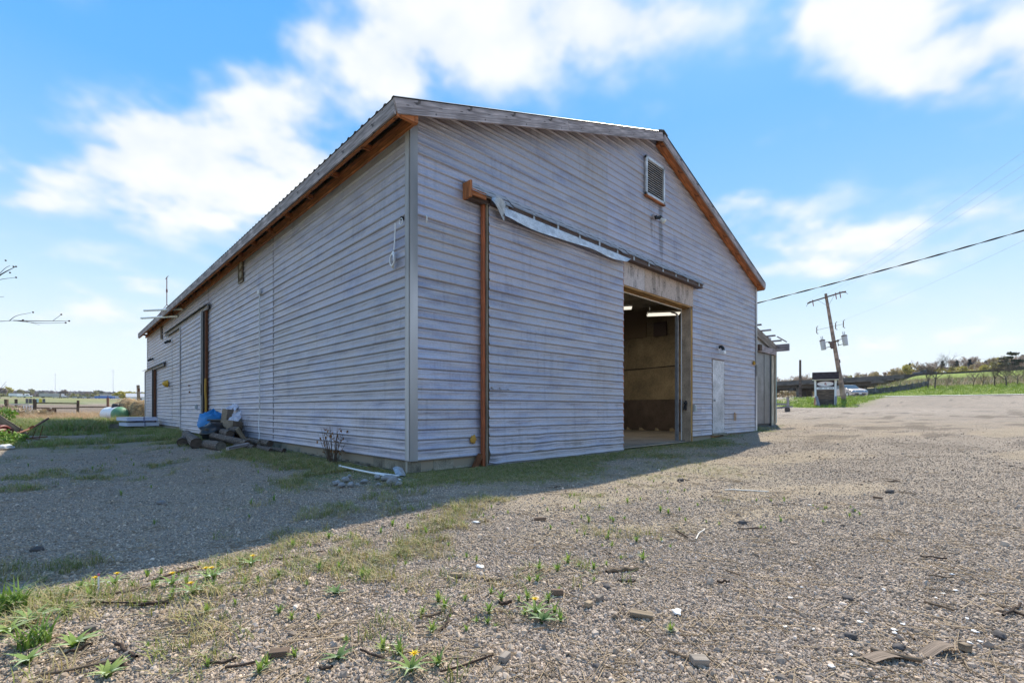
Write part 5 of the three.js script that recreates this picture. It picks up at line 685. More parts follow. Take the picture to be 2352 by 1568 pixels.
// countable weeds: seedlings, rosettes, dandelions, big clumps
{
  const q = rng(53), grn = [leafM(.24, .36, .05, .5), leafM(.20, .32, .05, .5), leafM(.28, .38, .07, .5)], G = (x, z) => [x, H(x, z), z];
  const seedling = k => { const o = []; const n = 9 + k * 2; for (let i = 0; i < n; i++) { const inner = i < n * .5; o.push(blade(inner ? .10 + .05 * q() : .07 + .03 * q(), .02 + .006 * q(), inner ? .25 + .3 * q() : 1.0, i * 2.4 + q() * .4, 0, 0, 3)); } return mergeGeometries(o); };
  const protos = [0, 1, 2].map(k => { const g = thing('weed_seedling', 'young leafy weed seedling sprouting from the gravel', 'weed', G(...SEEDLINGS[k]), k, 'leafy seedlings scattered over the sunny gravel'); part('leaves', seedling(k), grn[k], g); part('stem', limb([0, -.02, 0], [0, .05, 0], .004, .003, 5), M(.25, .2, .08), g); g.scale.setScalar(.7); return g; });
  SEEDLINGS.slice(3).forEach(([x, z], i) => copy(protos[i % 3], G(x, z), q() * 6, .34 + .34 * q()));
  // more of the same thinly spread where the photograph shows them along the edge of the shade
  for (let i = 0; i < 150; i++) { const x = -4.2 + 6.2 * q(), z = 2.0 + 2.6 * q() + (x > -1 ? .6 : 0); if (fbm(x * 2.1, z * 2.1, 3, 22) < .42) continue; copy(protos[i % 3], G(x, z), q() * 6, .18 + .26 * q()); }
  for (let i = 0; i < 34; i++) { const x = -5 + 4.6 * q(), z = -9 + 10.5 * q(); copy(protos[i % 3], G(x, z), q() * 6, .35 + .35 * q()); }
  const rosette = () => { const o = []; for (let i = 0; i < 13; i++) o.push(blade(.07 + .04 * q(), .028 + .01 * q(), 1.0 + .5 * q(), i * 2.4 + q(), 0, 0, 4)); return mergeGeometries(o); };
  const rl = ['broad pale rosette between the two grass clumps at left', 'flat round-leaved weed beside the tall grass clump', 'leafy weed patch at the left edge below the tall clump', 'flat pale rosette right of the lower grass clump', 'low feathery weed at the bottom left corner', 'broad leaf weed at the bottom edge on the left', 'dark toothed rosette in the middle of the gravel', 'large dark rosette near the bottom left of centre', 'dark flat rosette below the lone dandelion'];
  ROSETTES.forEach(([x, z], i) => { const g = thing('rosette_weed', rl[i], 'weed', G(x, z), i); part('leaves', rosette(), i > 5 ? leafM(.09, .17, .03) : grn[i % 3], g); part('crown', new THREE.SphereGeometry(.012, 6, 5), M(.2, .22, .05), g); g.scale.setScalar(.62 + .3 * hash(i, 2, 2)); });
  const petal = M(.85, .60, .015, .7, DS), dn = (x, z, i, lbl) => { const g = thing('dandelion', lbl, 'dandelion', G(x, z), i); const o = []; for (let k = 0; k < 8; k++) o.push(blade(.09, .02, 1.3, k * .8, 0, 0, 3)); part('leaves', mergeGeometries(o), grn[1], g); part('stem', limb([0, 0, 0], [.01, .06, .01], .003, .002, 5), M(.25, .3, .08), g); const f = []; for (let k = 0; k < 22; k++) f.push(blade(.02, .007, .6 + .7 * (k % 3) / 2, k * 2.4, 0, 0, 2).translate(.01, .06, .01)); part('flower', mergeGeometries(f), petal, g); };
  DANDELIONS.forEach(([x, z], i) => dn(x, z, i, ['leftmost yellow dandelion on the edge of the shade', 'yellow dandelion beside the white upright stick', 'lone yellow dandelion right of the brown twig', 'left one of the close pair of yellow dandelions', 'right one of the close pair of yellow dandelions', 'small yellow dandelion below the close pair', 'yellow dandelion at the shade edge above the close pair', 'yellow dandelion at the bottom edge of the gravel', 'yellow dandelion beside the wood chips in the middle'][i]));
  const clump = (x, z, n, l, lbl) => { const g = thing('grass_clump', lbl, 'grass clump', G(x, z)); const o = []; for (let i = 0; i < n; i++) o.push(blade(l * (.5 + .6 * q()), .008 + .004 * q(), .35 + .7 * q(), q() * 6.28, (q() - .5) * .10, (q() - .5) * .10, 4)); part('blades', mergeGeometries(o), leafM(.16, .27, .03, .4), g); const d = []; for (let i = 0; i < 12; i++) d.push(blade(l * .7, .006, 1.2, q() * 6.28, 0, 0, 3)); part('dry_blades', mergeGeometries(d), leafM(.40, .33, .16, .2), g); };
  clump(-3.92, 2.72, 90, .20, 'large bright tall grass clump at the left edge of the gravel'); clump(-3.83, 3.38, 60, .15, 'smaller upright grass clump below the large one at left'); clump(-4.02, 3.55, 50, .12, 'grass clump at the lower left corner');
  // sticks, scraps of wood, pale flakes, stones
  const stickM = [M(.20, .13, .095, .95, { map: barkTex }), M(.34, .25, .17, .95, { map: woodTex }), M(.26, .19, .15, .95, { map: barkTex })];
  STICKS.forEach(([x0, z0, x1, z1], i) => { const r = rng(i + 90), L = Math.hypot(x1 - x0, z1 - z0), pts = []; for (let k = 0; k <= 5; k++) { const t = k / 5, x = lerp(x0, x1, t) + (r() - .5) * L * .06, z = lerp(z0, z1, t) + (r() - .5) * L * .06; pts.push([x, H(x, z) + .014 + (r() - .3) * .012, z]); } const pale = i === 20 || i === 21; const g = single('stick', plain(tube(pts, i === 16 ? .013 : .0045 + .004 * r(), 14, 5)), pale ? M(.62, .58, .52, .9) : stickM[i % 3], 'thin dry stick lying on the gravel', 'stick', 'dry sticks strewn over the gravel'); });
  for (let i = 0; i < 46; i++) { const r = rng(i + 400), x = -4.3 + 9 * r(), z = 2 + 5 * r(), a = r() * 6.28, L = .06 + .22 * r() * r(); if (Math.hypot(x - EYE.x, z - EYE.z) < 1.4) continue; const pts = [0, .33, .66, 1].map(t => { const X = x + Math.cos(a) * L * t + (r() - .5) * .015, Z = z + Math.sin(a) * L * t + (r() - .5) * .015; return [X, H(X, Z) + .012 + r() * .006, Z]; }); single('stick', plain(tube(pts, .003 + .003 * r(), 8, 5)), stickM[i % 3], 'thin dry stick lying on the gravel', 'stick', 'dry sticks strewn over the gravel'); }
  const sl = ['pale flat wood splinter beside the upright white stick', 'small brown wood block near the bottom left', 'small curled bark piece above the brown block', 'square-ended brown wood block in the middle of the gravel', 'long pale split plank at the bottom left of centre', 'rounded wood scrap under the centre bottom', 'broken grey plank right of the bottom centre', 'pale split wood piece on the sandy patch', 'orange-brown plank scrap near the bottom edge', 'short grooved wood offcut left of the broken grey plank', 'grey flat wood scrap at the upper middle of the gravel', 'thin upright wood sliver near the grooved offcut', 'pale flat block at the lower right', 'dark flat bark scrap in the distance at right'];
  SCRAPS.forEach(([x, z, L], i) => { const r = rng(i + 50), g = single('wood_scrap', bx(L, .018 + .012 * r(), .03 + .02 * r(), 0, 0, 0, [(r() - .5) * .3, 0, (r() - .5) * .16], .004), [M(.46, .36, .25, .95, { map: woodTex }), M(.30, .21, .15, .95, { map: woodTex }), M(.40, .35, .30, .95, { map: woodTex })][i % 3], sl[i], 'wood scrap', null, [x, H(x, z) + .02, z], toEye(x, z) + (r() - .5) * 1.3); });
  const st = thing('white_stick', 'thin white stick standing upright in the weeds at left', 'stick', G(-3.6, 2.72)); part('shaft', bx(.007, .10, .007, 0, .05, 0), MAT.white, st); part('tip', bx(.0075, .012, .0075, 0, .106, 0), M(.5, .1, .2), st);
  const wf = M(.74, .73, .72, .7, DS), wf2 = M(.62, .58, .52, .8, DS);
  FLAKES.forEach(([x, z], i) => { const r = rng(i + 700), s = i < 3 ? .028 : .007 + .008 * r(); single('pale_flake', lump(s, s * .3, s * (.5 + .4 * r()), i, .9, 1.6, 1), i % 4 === 3 ? wf2 : wf, 'small white chip lying on the gravel', 'chip', 'white chips scattered on the gravel', [x, H(x, z) + .012, z], r() * 6); });
  const sn = ['grey stone in the shade at far left', 'pale stone in the shade near the top of the gravel', 'dark stone in the middle distance at right', 'dark clod near the edge of the barn shade', 'dark stone in the lower middle of the gravel', 'round grey stone at the bottom right of centre', 'dark flat stone farthest away at right', 'dark pitted stone at the lower right', 'dark round stone below the pitted stone', 'dark stone near the wavy bark strip', 'black flat stone near the lower right corner'];
  STONES.forEach(([x, z], i) => { const d = Math.hypot(x - EYE.x, z - EYE.z), s = .012 + .006 * d; single('stone', lump(s, s * .5, s * .7, i + 30, .35, 1.6, 2), i === 1 ? M(.40, .37, .36, .9, { map: mottleTex }) : M(.13, .115, .11, .95, { map: mottleTex }), sn[i], 'stone', null, [x, H(x, z) + s * .3, z], i); });
  single('bark_strip', grid(14, 2, (u, v) => { const x = lerp(-1.62, -1.25, u), z = lerp(5.72, 5.93, u); return [x + (v - .5) * .02, H(x, z) + .015 + .02 * Math.sin(u * 9) * (.4 + u), z - (v - .5) * .045]; }), M(.42, .33, .26, .95, { map: woodTex, ...DS }), 'wavy curled bark strip near the bottom right', 'bark');
}

// ---------------------------------------------------------------- trees
// limbs: recursive; returns geometries of trunk + boughs (down to min radius)
function boughs(r, h, rad, levels, kids, spread, min, lean = 0) { const out = [], tips = []; const go = (p, d, L, R, k) => { const n = k === 0 ? 3 : 2; let a = p.clone(), dir = d.clone(); for (let i = 0; i < n; i++) { const b = a.clone().addScaledVector(dir, L / n), r0 = lerp(R, R * .62, i / n), r1 = lerp(R, R * .62, (i + 1) / n); out.push(limb(a.toArray(), b.toArray(), Math.max(min, r0), Math.max(min * .8, r1), k < 1 ? 7 : k < 3 ? 4 : 3)); if (k === levels) tips.push(b.clone()); a = b; dir.x += (r() - .5) * .35; dir.z += (r() - .5) * .35; dir.y += .06; dir.normalize(); if (k < levels && (k > 0 || i > 0)) for (let c = 0; c < (i === n - 1 ? kids : kids - 1); c++) { const th = r() * 6.28, s = spread * (.6 + .7 * r()), nd = dir.clone().add(new THREE.Vector3(Math.cos(th) * s, .15 + (r() - .4) * .4, Math.sin(th) * s)).normalize(); go(a, nd, L * (.5 + .28 * r()), r1 * .62, k + 1); } } }; go(new THREE.Vector3(0, -.2, 0), new THREE.Vector3(lean, 1, lean * .4).normalize(), h, rad, 0); return { geo: mergeGeometries(out), tips }; }
// foliage: small faces gathered in clumps inside an ellipsoid, or round the given points
function foliage(r, n, size, centres, spread, flat = 1) { const P = [], N = [], U = []; const a = new THREE.Vector3(), u = new THREE.Vector3(), w = new THREE.Vector3(); for (let i = 0; i < n; i++) { const c = centres[Math.floor(r() * centres.length)], g = () => (r() + r() + r() - 1.5) / 1.5; a.set(c.x + g() * spread, c.y + g() * spread * flat, c.z + g() * spread); u.set(r() - .5, (r() - .5) * .8, r() - .5).normalize(); w.set(r() - .5, r() - .5, r() - .5).cross(u).normalize(); const s = size * (.5 + .9 * r()), nn = u.clone().cross(w); for (const [x, y] of [[-.5, -.3], [.5, -.4], [.1, .7]]) { P.push(a.x + (u.x * x + w.x * y) * s, a.y + (u.y * x + w.y * y) * s, a.z + (u.z * x + w.z * y) * s); N.push(nn.x, nn.y, nn.z); U.push(x, y); } } const g = new THREE.BufferGeometry(); g.setAttribute('position', new THREE.Float32BufferAttribute(P, 3)); g.setAttribute('normal', new THREE.Float32BufferAttribute(N, 3)); g.setAttribute('uv', new THREE.Float32BufferAttribute(U, 2)); return g; }
const inside = (r, n, rx, ry, rz, cy) => Array.from({ length: n }, () => { const v = new THREE.Vector3(); do v.set(r() * 2 - 1, r() * 2 - 1, r() * 2 - 1); while (v.lengthSq() > 1); return new THREE.Vector3(v.x * rx, cy + v.y * ry, v.z * rz); });
const barkGrey = M(.20, .165, .145, .95), barkDark = M(.11, .085, .075, .95);
const WOOD = 'trees of the wood on the hillside';
// prototypes of the wood, then copies up the hill
{
  const mk = (seed, kind) => { const r = rng(seed);
    if (kind === 'bare') { const b = boughs(r, 5.2, .26, 3, 3, .75, .05), g = thing('bare_tree', 'leafless grey-brown tree in the wood beyond the highway', 'tree', [0, -50, 0], 0, WOOD); part('trunk', b.geo, barkGrey, g); part('crown', foliage(r, 2200, .34, b.tips.concat(inside(r, 30, 3, 3.2, 3, 8)), .95), leafM(.36, .28, .215, .4), g); return g; }
    if (kind === 'spring') { const b = boughs(r, 4.0, .24, 2, 3, .8, .06), g = thing('spring_tree', 'tree with fresh yellow-green leaves in the wood beyond the highway', 'tree', [0, -50, 0], 0, WOOD); part('trunk', b.geo, barkGrey, g); part('crown', foliage(r, 3000, .40, inside(r, 46, 3.6, 2.9, 3.6, 6.2), 1.0), leafM(.42, .38, .085, .5), g); return g; }
    if (kind === 'pale') { const b = boughs(r, 4.2, .22, 2, 3, .8, .06), g = thing('budding_tree', 'budding olive-brown tree in the wood beyond the highway', 'tree', [0, -50, 0], 0, WOOD); part('trunk', b.geo, barkGrey, g); part('crown', foliage(r, 2600, .36, inside(r, 46, 3.2, 3.3, 3.2, 6.6), 1.05), leafM(.40, .32, .16, .45), g); return g; }
    const g = thing('white_pine', 'ragged dark pine standing above the wood beyond the highway', 'tree', [0, -50, 0], 0, WOOD); part('trunk', boughs(r, 13, .28, 0, 0, 0, .08).geo, barkDark, g); const c = []; for (let k = 0; k < 10; k++) { const y = 4.5 + k * .98, n = 4; for (let i = 0; i < n; i++) { const a = r() * 6.28, L = (1 - k / 12) * 3.4 * (.5 + .7 * r()); for (let t = .35; t <= 1; t += .22) c.push(new THREE.Vector3(Math.cos(a) * L * t, y + .25 * t * L * .4 + (r() - .5) * .2, Math.sin(a) * L * t)); } } c.push(new THREE.Vector3(0, 14, 0), new THREE.Vector3(0, 13.4, 0)); part('crown', foliage(r, 4200, .75, c, .6, .5), leafM(.05, .06, .045, .15), g); return g; };
  const P = { bare: [mk(1, 'bare'), mk(2, 'bare'), mk(3, 'bare')], spring: [mk(4, 'spring'), mk(5, 'spring')], pale: [mk(6, 'pale'), mk(7, 'pale')], pine: [mk(8, 'pine'), mk(9, 'pine'), mk(10, 'pine')] };
  const used = new Set(), put = (kind, i, t, ah, s, sy, label) => { const [x, z] = V(t, ah), y = H(x, z) - .2, p = P[kind][i % P[kind].length], sc = [s, s * (sy || 1), s]; if (!used.has(p)) { used.add(p); p.position.set(x, y, z); p.scale.set(...sc); p.rotation.y = i; if (label) { p.userData.label = label; delete p.userData.group; } return; } const c = copy(p, [x, y, z], i * 1.7, sc, label || ({ bare: 'leafless grey-brown tree in the wood beyond the highway', spring: 'tree with fresh yellow-green leaves in the wood beyond the highway', pale: 'budding olive-brown tree in the wood beyond the highway', pine: 'ragged dark pine standing above the wood beyond the highway' })[kind]); if (label) delete c.userData.group; };
  const q = rng(99);
  // skyline height in tangent units above eye level, read along the ridge
  const sky = [[1960, 64], [2010, 74], [2060, 80], [2090, 88], [2150, 92], [2200, 100], [2260, 106], [2352, 112], [2480, 116]];
  for (let row = 0; row < 4; row++) for (let k = 0; k < 34; k++) { const t = 1900 + k * 18 + row * 5 + (q() - .5) * 12, ah = [205, 235, 262, 290][row] + q() * 18, [x, z] = V(t, ah), top = .96 + curve(sky, t) * ah / 1090 * (.78 + .085 * row) * (.88 + .24 * q()), hgt = Math.max(4, top - H(x, z)); const u = q(), kind = row < 2 ? (u < .26 ? 'spring' : u < .62 ? 'pale' : 'bare') : (u < .12 ? 'spring' : u < .36 ? 'pale' : 'bare'), nat = { bare: 10.6, spring: 9.6, pale: 10.2 }[kind]; put(kind, Math.floor(q() * 9), t, ah, clamp(hgt / nat, .4, 1.6) * (.9 + .2 * q()), 1); }
  const pine = (t, ah, topU, i, lbl) => { const [x, z] = V(t, ah), h = .96 + topU * ah / 1090 - H(x, z); put('pine', i, t, ah, h / 14.6, 1, lbl); };
  pine(2091, 255, 107, 0, 'small lone pine tip leftmost above the wood'); pine(2166, 262, 112, 1, 'leftmost of the three tall pines on the wood skyline'); pine(2199, 255, 113, 2, 'wide flat-topped pine, middle of the skyline pines'); pine(2229, 262, 116, 3, 'slender upright pine, right of the flat-topped pine'); pine(2265, 270, 112, 4, 'dense pine tip between the slender and the ragged pines'); pine(2310, 262, 122, 5, 'ragged pine leaning over the right part of the wood'); pine(2350, 265, 126, 6, 'highest pine at the right edge of the wood'); pine(2140, 268, 100, 7, 'low pine tip just left of the tall skyline pines');
  put('spring', 0, 2095, 190, 1.05, 1.1, 'big yellow-green tree leftmost in the wood'); put('spring', 1, 2040, 185, .62, .9); put('spring', 0, 2165, 178, .85, .95, 'rounded golden-green tree behind the two bare trees'); put('spring', 1, 2205, 172, .95, .9, 'broad golden-green tree above the highway barrier'); put('spring', 0, 2275, 176, .95, .9); put('spring', 1, 2300, 185, 1.0, .9); put('pale', 0, 2010, 195, .8); put('pale', 1, 2060, 190, .95); put('bare', 1, 2125, 185, .9); put('bare', 0, 2340, 176, .9); put('pale', 0, 2130, 180, .8);
  for (let k = 0; k < 16; k++) put(q() < .5 ? 'bare' : 'pale', k, 1788 + k * 8 + q() * 6, 190 + q() * 30, .55 + .3 * q(), .9);   // low trees seen over and under the bridge
  for (let k = 0; k < 10; k++) put('pale', k, 1785 + k * 14, 172 + q() * 8, .32 + .12 * q(), 1);
  // dark cedar
  const r = rng(12), [cx, cz] = V(2322, 150), ce = thing('cedar_tree', 'broad dark green cedar above the highway barrier at right', 'tree', [cx, H(cx, cz) - .2, cz]); part('trunk', boughs(r, 6, .25, 1, 2, .7, .08).geo, barkDark, ce); const cc = []; for (let k = 0; k < 26; k++) { const y = 3.5 + (k % 7) * 1.15, L = (4.6 - Math.abs(y - 7) * .55) * (.4 + .7 * r()), a = r() * 6.28; for (let t = .3; t <= 1; t += .2) cc.push(new THREE.Vector3(Math.cos(a) * L * t, y + (r() - .5) * .4, Math.sin(a) * L * t)); } part('crown', foliage(r, 5200, .5, cc, .7, .45), leafM(.075, .09, .045, .25), ce);
}
// leafless small trees between the road and the bank
{
  const lb = ['twin-stemmed leafless tree right of the black silt fence', 'slim leafless tree just left of the twin-stemmed one', 'leaning leafless tree in the middle of the verge scrub', 'spreading leafless tree in the right part of the verge', 'leafless tree at the right edge above the verge', 'low leafless sapling right of the leaning tree', 'short leafless sapling beside the spreading tree', 'thin leafless sapling near the twin-stemmed tree'];
  [[2148, 69, 3.7, .10, 3, 1.0], [2132, 70, 2.6, .07, 3, .8], [2287, 66, 2.9, .09, 3, 1.0], [2312, 65, 2.4, .08, 3, 1.1], [2338, 66, 2.0, .06, 3, 1.0], [2236, 68, 2.0, .05, 2, .8], [2258, 67, 1.7, .045, 2, .9], [2175, 70, 1.5, .04, 2, .7]].forEach(([t, ah, h, rad, lv, sp], i) => { const r = rng(200 + i), b = boughs(r, h * .62, rad, lv, 3, sp, .011, i === 2 ? -.3 : .1), g = thing('verge_tree', lb[i], 'tree', onG(t, ah)); part('trunk', b.geo, barkDark, g); const tw = []; for (const p of b.tips) tw.push(limb(p.toArray(), [p.x + (r() - .5) * .9, p.y + .1 + r() * .5, p.z + (r() - .5) * .9], .01, .005, 3)); part('twigs', tw, M(.16, .12, .10, .95), g); });
}
// the tree just outside the frame whose twigs reach in on the left, and the leafy bush below it
{
  const r = rng(8), [x, z] = V(-420, 10.5), g = thing('budding_branch_tree', 'leafless tree off the left edge reaching thin budding twigs into view', 'tree', [x, H(x, z), z]);
  const b = boughs(r, 3.6, .14, 3, 3, .7, .012); part('trunk', b.geo, barkDark, g);
  const L = (t, ah, y) => { const [X, Z] = V(t, ah); return [X - x, y - H(x, z), Z - z]; }, yy = (u, ah) => .96 + (939 - u) * ah / 1090, tw = (pts, r0) => { const c = new THREE.CatmullRomCurve3(pts.map(p => new THREE.Vector3(...p))), o = [], n = 14; for (let i = 0; i < n; i++) o.push(limb(c.getPoint(i / n).toArray(), c.getPoint((i + 1) / n).toArray(), lerp(r0, .0025, i / n), lerp(r0, .0025, (i + 1) / n), 4)); return mergeGeometries(o); };
  const A = 7.2, tp = (t, u) => L(t, A, yy(u, A));
  part('bough', [tw([[0, 2.6, 0], tp(-220, 745), tp(-60, 741), tp(30, 736)], .03), tw([tp(30, 736), tp(90, 737), tp(140, 737), tp(158, 737)], .008), tw([tp(40, 737), tp(95, 742), tp(150, 741)], .006), tw([tp(20, 737), tp(35, 726), tp(70, 718)], .005), tw([tp(60, 738), tp(90, 746)], .004), tw([tp(120, 737), tp(140, 722)], .003)], barkDark, g);
  part('bough', [tw([[0, 3.2, 0], tp(-160, 690), tp(-40, 655), tp(10, 625), tp(36, 612)], .022), tw([tp(-40, 655), tp(0, 642), tp(36, 637)], .006), tw([tp(-20, 648), tp(12, 615), tp(22, 610)], .004), tw([tp(-60, 690), tp(8, 681)], .005)], barkDark, g);
  const bd = []; for (const [t, u] of [[158, 737], [150, 741], [36, 612], [36, 637], [30, 612], [75, 717], [12, 598], [52, 735], [140, 722], [22, 626]]) bd.push(plain(new THREE.IcosahedronGeometry(.014, 0)).translate(...tp(t, u))); part('buds', bd, M(.10, .06, .05), g).userData.kind = 'stuff';
  const q = rng(14), [bx1, , bz1] = onG(-18, 17.5), bs = thing('leafy_bush', 'bright green leafy bush at the left edge of the yard', 'bush', [bx1, H(bx1, bz1), bz1]); part('stems', boughs(q, 1.0, .03, 2, 3, .9, .006).geo, barkDark, bs); part('leaves', foliage(q, 1100, .08, inside(q, 22, .55, .45, .55, .6), .24), leafM(.20, .33, .04, .4), bs);
  const [b2, , c2] = onG(-4, 13.2), bs2 = thing('leafy_bush', 'low bright green weeds in front of the red machine', 'bush', [b2, H(b2, c2), c2]); part('stems', boughs(q, .3, .012, 2, 3, .9, .004).geo, barkDark, bs2); part('leaves', foliage(q, 700, .07, inside(q, 20, .6, .15, .5, .18), .16), leafM(.20, .33, .04, .4), bs2);
  // dead brush by the fence
  for (const [t, ah, s, lbl] of [[18, 40, 1.5, 'heap of dead brush against the leftmost fence post'], [44, 36, 1.2, 'tangle of dead vines between the fence posts at left'], [90, 36, .9, 'dead thicket beside the white trough']]) { const o = []; for (let k = 0; k < 170; k++) { const a = q() * 6.28, R = q() * s, y = q() * s * .6; const p = [Math.cos(a) * R, y, Math.sin(a) * R]; o.push(limb(p, [p[0] + (q() - .5) * 1.1, Math.max(.02, p[1] + (q() - .4) * .7), p[2] + (q() - .5) * 1.1], .02, .008, 3)); } const br = thing('brush_pile', lbl, 'brush', onG(t, ah)); part('branches', o, M(.33, .25, .18, .95), br); part('grass', foliage(q, 300, .25, inside(q, 20, s, .3, s, .3), .3), leafM(.42, .33, .2, .2), br); }
}
// far side of the field: traffic on the highway, scattered trees, the long wooded hills
{
  const T = (name, label, cat, t, ah, build) => { const [x, z] = V(t, ah), g = thing(name, label, cat, [x, H(x, z) - .05, z], toEye(x, z)); build(g); return g; };
  const wh = M(.75, .75, .77, .5), dk = M(.06, .06, .07, .6), wheels = (g, xs, r) => xs.forEach(x => part('wheel', cyl(r, r, .5, x, r, 1.0, [Math.PI / 2, 0, 0], 10), MAT.black, g));
  T('semi_truck', 'white-cabbed semi truck with grey trailer on the far highway', 'truck', 118, 420, g => { part('trailer', bx(13, 2.8, 2.5, -1.5, 2.6, 0, null, .1), M(.42, .40, .38, .7), g); part('cab', [bx(2.2, 2.6, 2.4, 7.0, 2.4, 0, null, .3), bx(1.8, 1.3, 2.2, 8.6, 1.6, 0, null, .3)], M(.80, .74, .73, .4), g); part('windscreen', bx(.1, .8, 2, 8.12, 3.0, 0), dk, g); wheels(g, [-6, -5, 5, 6.2, 8.6], .5); });
  T('box_truck', 'white lorry with sleeper cab near the left on the far highway', 'truck', 60, 420, g => { part('cab', [bx(3.4, 2.6, 2.4, .2, 2.0, 0, null, .5), bx(2.4, 1.2, 2.3, 2.6, 1.3, 0, null, .4)], wh, g); part('windows', bx(1.6, .6, 2.42, .6, 2.5, 0), dk, g); wheels(g, [-1, 2.8], .5); });
  T('trailer', 'long white trailer leftmost on the far highway', 'trailer', 35, 430, g => { part('box', bx(9, 2.4, 2.4, 0, 2.3, 0, null, .1), wh, g); wheels(g, [-3, 3], .5); });
  T('van', 'white van between the lorry and the long trailer', 'van', 47, 425, g => { part('body', bx(5.6, 2.0, 2, 0, 1.4, 0, null, .4), wh, g); part('windows', bx(1.4, .6, 2.02, 1.8, 1.8, 0), dk, g); wheels(g, [-1.8, 1.8], .35); });
  T('container', 'bright blue container on the far highway behind the steel post', 'container', 240, 430, g => { part('box', bx(14, 1.9, 2.4, 0, 1.4, 0, null, .05), M(.05, .17, .50, .6), g); wheels(g, [-4, 4], .4); });
  T('farm_shed', 'pale grey shed roof behind the blue container', 'shed', 252, 470, g => { part('wall', bx(15, 3.4, 8, 0, 1.7, 0), M(.5, .52, .56, .8), g); part('roof', bx(16, .5, 9, 0, 3.7, 0, null, .1), M(.55, .57, .62, .6), g); });
  T('farm_house', 'grey roofed white house beside the tall post behind the straw', 'house', 314, 260, g => { part('wall', bx(9, 2.6, 6, 0, 1.3, 0), wh, g); part('roof', new THREE.ExtrudeGeometry(new THREE.Shape([[-3.4, 0], [3.4, 0], [0, 2]].map(p => new THREE.Vector2(...p))), { depth: 9.6, bevelEnabled: false }).rotateY(Math.PI / 2).translate(-4.8, 2.6, 0), M(.42, .43, .46, .8), g); part('window', bx(1, 1, .05, 1.5, 1.5, 3.02), dk, g); });
  const cars = [[127, M(.6, .6, .6)], [150, M(.35, .30, .28)], [172, M(.45, .45, .48)], [184, M(.10, .10, .11)], [196, M(.62, .62, .64)], [206, M(.07, .07, .08)], [215, M(.6, .6, .62)]];
  const cl = ['small pale car right in front of the semi truck', 'brown car between the truck and the fence post', 'grey car just right of the far fence post', 'black car among the cars right of the fence post', 'white car in the middle of the far line of cars', 'dark car close to the blue container', 'pale car touching the end of the blue container'];
  cars.forEach(([t, m], i) => T('far_car', cl[i], 'car', t, 425, g => { part('body', bx(4.6, .8, 1.8, 0, .75, 0, null, .2), m, g); part('cabin', bx(2.4, .65, 1.6, -.2, 1.4, 0, null, .25), M(.15, .17, .19, .3), g); wheels(g, [-1.4, 1.4], .33); }));
  T('hive_boxes', 'row of dark and yellow boxes standing in the ploughed field', 'boxes', 82, 150, g => { for (let k = 0; k < 6; k++) part('box', bx(.65, 1.5, .8, -2 + k * .75, .75, 0, null, .03), [M(.13, .11, .12), M(.10, .09, .1), M(.16, .13, .12), M(.45, .6, .6), M(.65, .5, .05), M(.14, .13, .14)][k], g); });
  for (const [t, ah, h, lbl] of [[126, 420, 22, 'thin mast rising behind the semi truck'], [259, 380, 24, 'thin mast rising right of the blue container']]) T('far_mast', lbl, 'mast', t, ah, g => { part('shaft', cyl(.16, .1, h, 0, h / 2, 0, null, 6), M(.45, .44, .46), g); part('arm', bx(2, .12, .12, 0, h * .93, 0), M(.4, .4, .42), g); });
  // individual trees behind the traffic
  const r = rng(41), proto = k => { const g = thing('far_tree', '', 'tree', [0, -50, 0]); part('trunk', cyl(.25, .1, 5, 0, 2.5, 0, null, 6), barkGrey, g); part('crown', foliage(r, 900, .8, inside(r, 26, 3, 2.8, 3, 5), 1.0), [leafM(.50, .44, .06, .5), leafM(.36, .33, .15, .4), leafM(.28, .22, .19, .3), leafM(.11, .13, .10, .2)][k], g); return g; }, pr = [0, 1, 2, 3].map(proto);
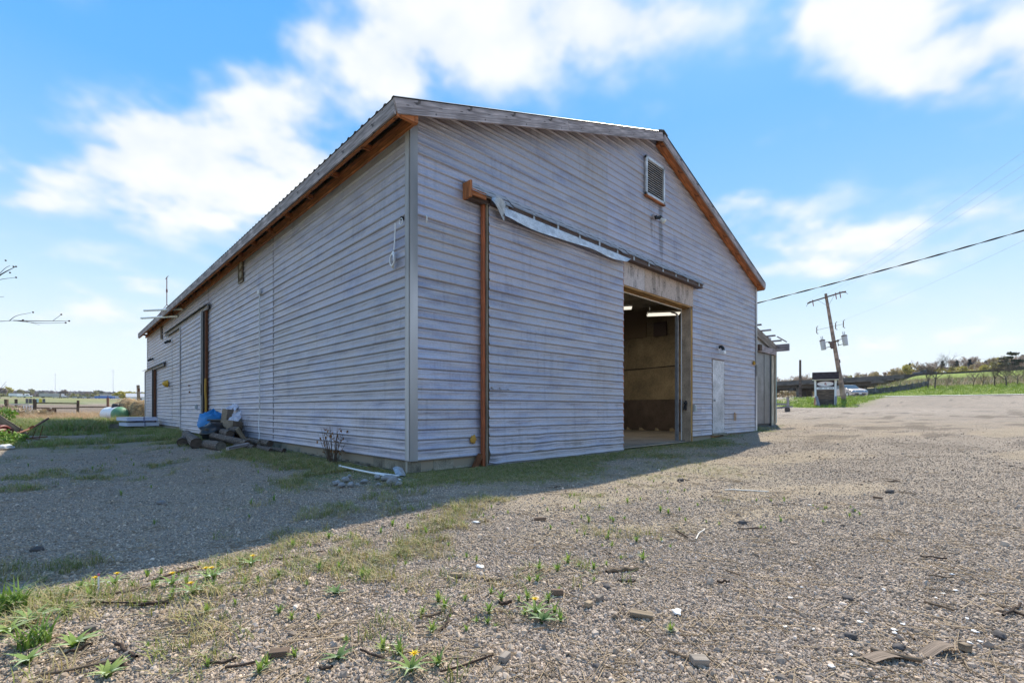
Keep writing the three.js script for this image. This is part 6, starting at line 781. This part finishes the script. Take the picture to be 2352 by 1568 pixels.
  const spots = [[18, 520, 0, 2.0, 'bright yellow tree at the far left behind the highway'], [283, 300, 0, 1.15, 'bright yellow bush left of the straw bale', 1.9], [228, 560, 3, 1.7, 'dark evergreen clump above the blue container'], [218, 540, 1, 1.6, 'olive tree left of the dark evergreen clump'], [305, 520, 0, 1.4, 'small yellow tree above the straw bales'], [330, 520, 0, 1.3, 'yellow tree touching the barn far corner'], [70, 540, 1, 1.7, 'olive tree above the white lorry'], [45, 540, 1, 1.6, 'olive tree above the white van'], [94, 520, 3, 1.1, 'dark small tree left of the semi trailer'], [146, 520, 2, 1.7, 'brown tree right of the semi cab'], [5, 500, 2, 1.8, 'brown tree at the left edge of the far highway'], [195, 520, 2, 1.3, 'brown tree behind the far line of cars'], [268, 540, 2, 1.2, 'brown tree right of the shed roof']];
  spots.forEach(([t, ah, k, s, lbl, wd], i) => { s *= .68; const [x, z] = V(t, ah), p = [x, H(x, z) - .3, z], sc = [s * (wd || 1), s, s * (wd || 1)]; if (pr[k].position.y < -40) { pr[k].position.set(...p); pr[k].scale.set(...sc); pr[k].userData.label = lbl; } else copy(pr[k], p, i, sc, lbl); });
  // woods that read as one mass
  const crown = foliage(r, 130, 1.5, inside(r, 12, 3.2, 2.6, 3.2, 4), 1.1), m = new THREE.Matrix4(), col = new THREE.Color(), n = 9000, im = new THREE.InstancedMesh(crown, leafM(1, 1, 1, .15), n);
  for (let i = 0; i < n; i++) { const near = i < 1400, ah = near ? 470 + r() * 260 : 900 + 2000 * Math.pow(r(), .8), t = -140 + 660 * r(), [x, z] = V(t, ah), keep = fbm(x / 110, z / 110, 3, 66); const s = (near ? .62 : 1.1) * (.7 + .7 * r()) * (near && keep < .5 ? .3 : 1) * (!near && keep < .40 ? .5 : 1); m.makeScale(s * 1.3, s * (near ? 1 : 1.4), s * 1.3); m.setPosition(x, H(x, z) - s, z); im.setMatrixAt(i, m); const u = r(), k = .8 + .4 * r(); near && u < .4 ? col.setRGB(.36 * k, .34 * k, .15 * k) : u < .75 ? col.setRGB(.27 * k, .22 * k, .20 * k) : col.setRGB(.19 * k, .18 * k, .16 * k); im.setColorAt(i, col); }
  scene.fog = new THREE.FogExp2(new THREE.Color(.80, .86, 1), .0001);
  im.name = 'far_wood'; scene.add(im); tag(im, 'hazy brown woods covering the long hills behind the field', 'wood', null, 'stuff');
}

scene.traverse(o => { if (o.isMesh) { o.castShadow = true; o.receiveShadow = true; } });
renderer.render(scene, camera);
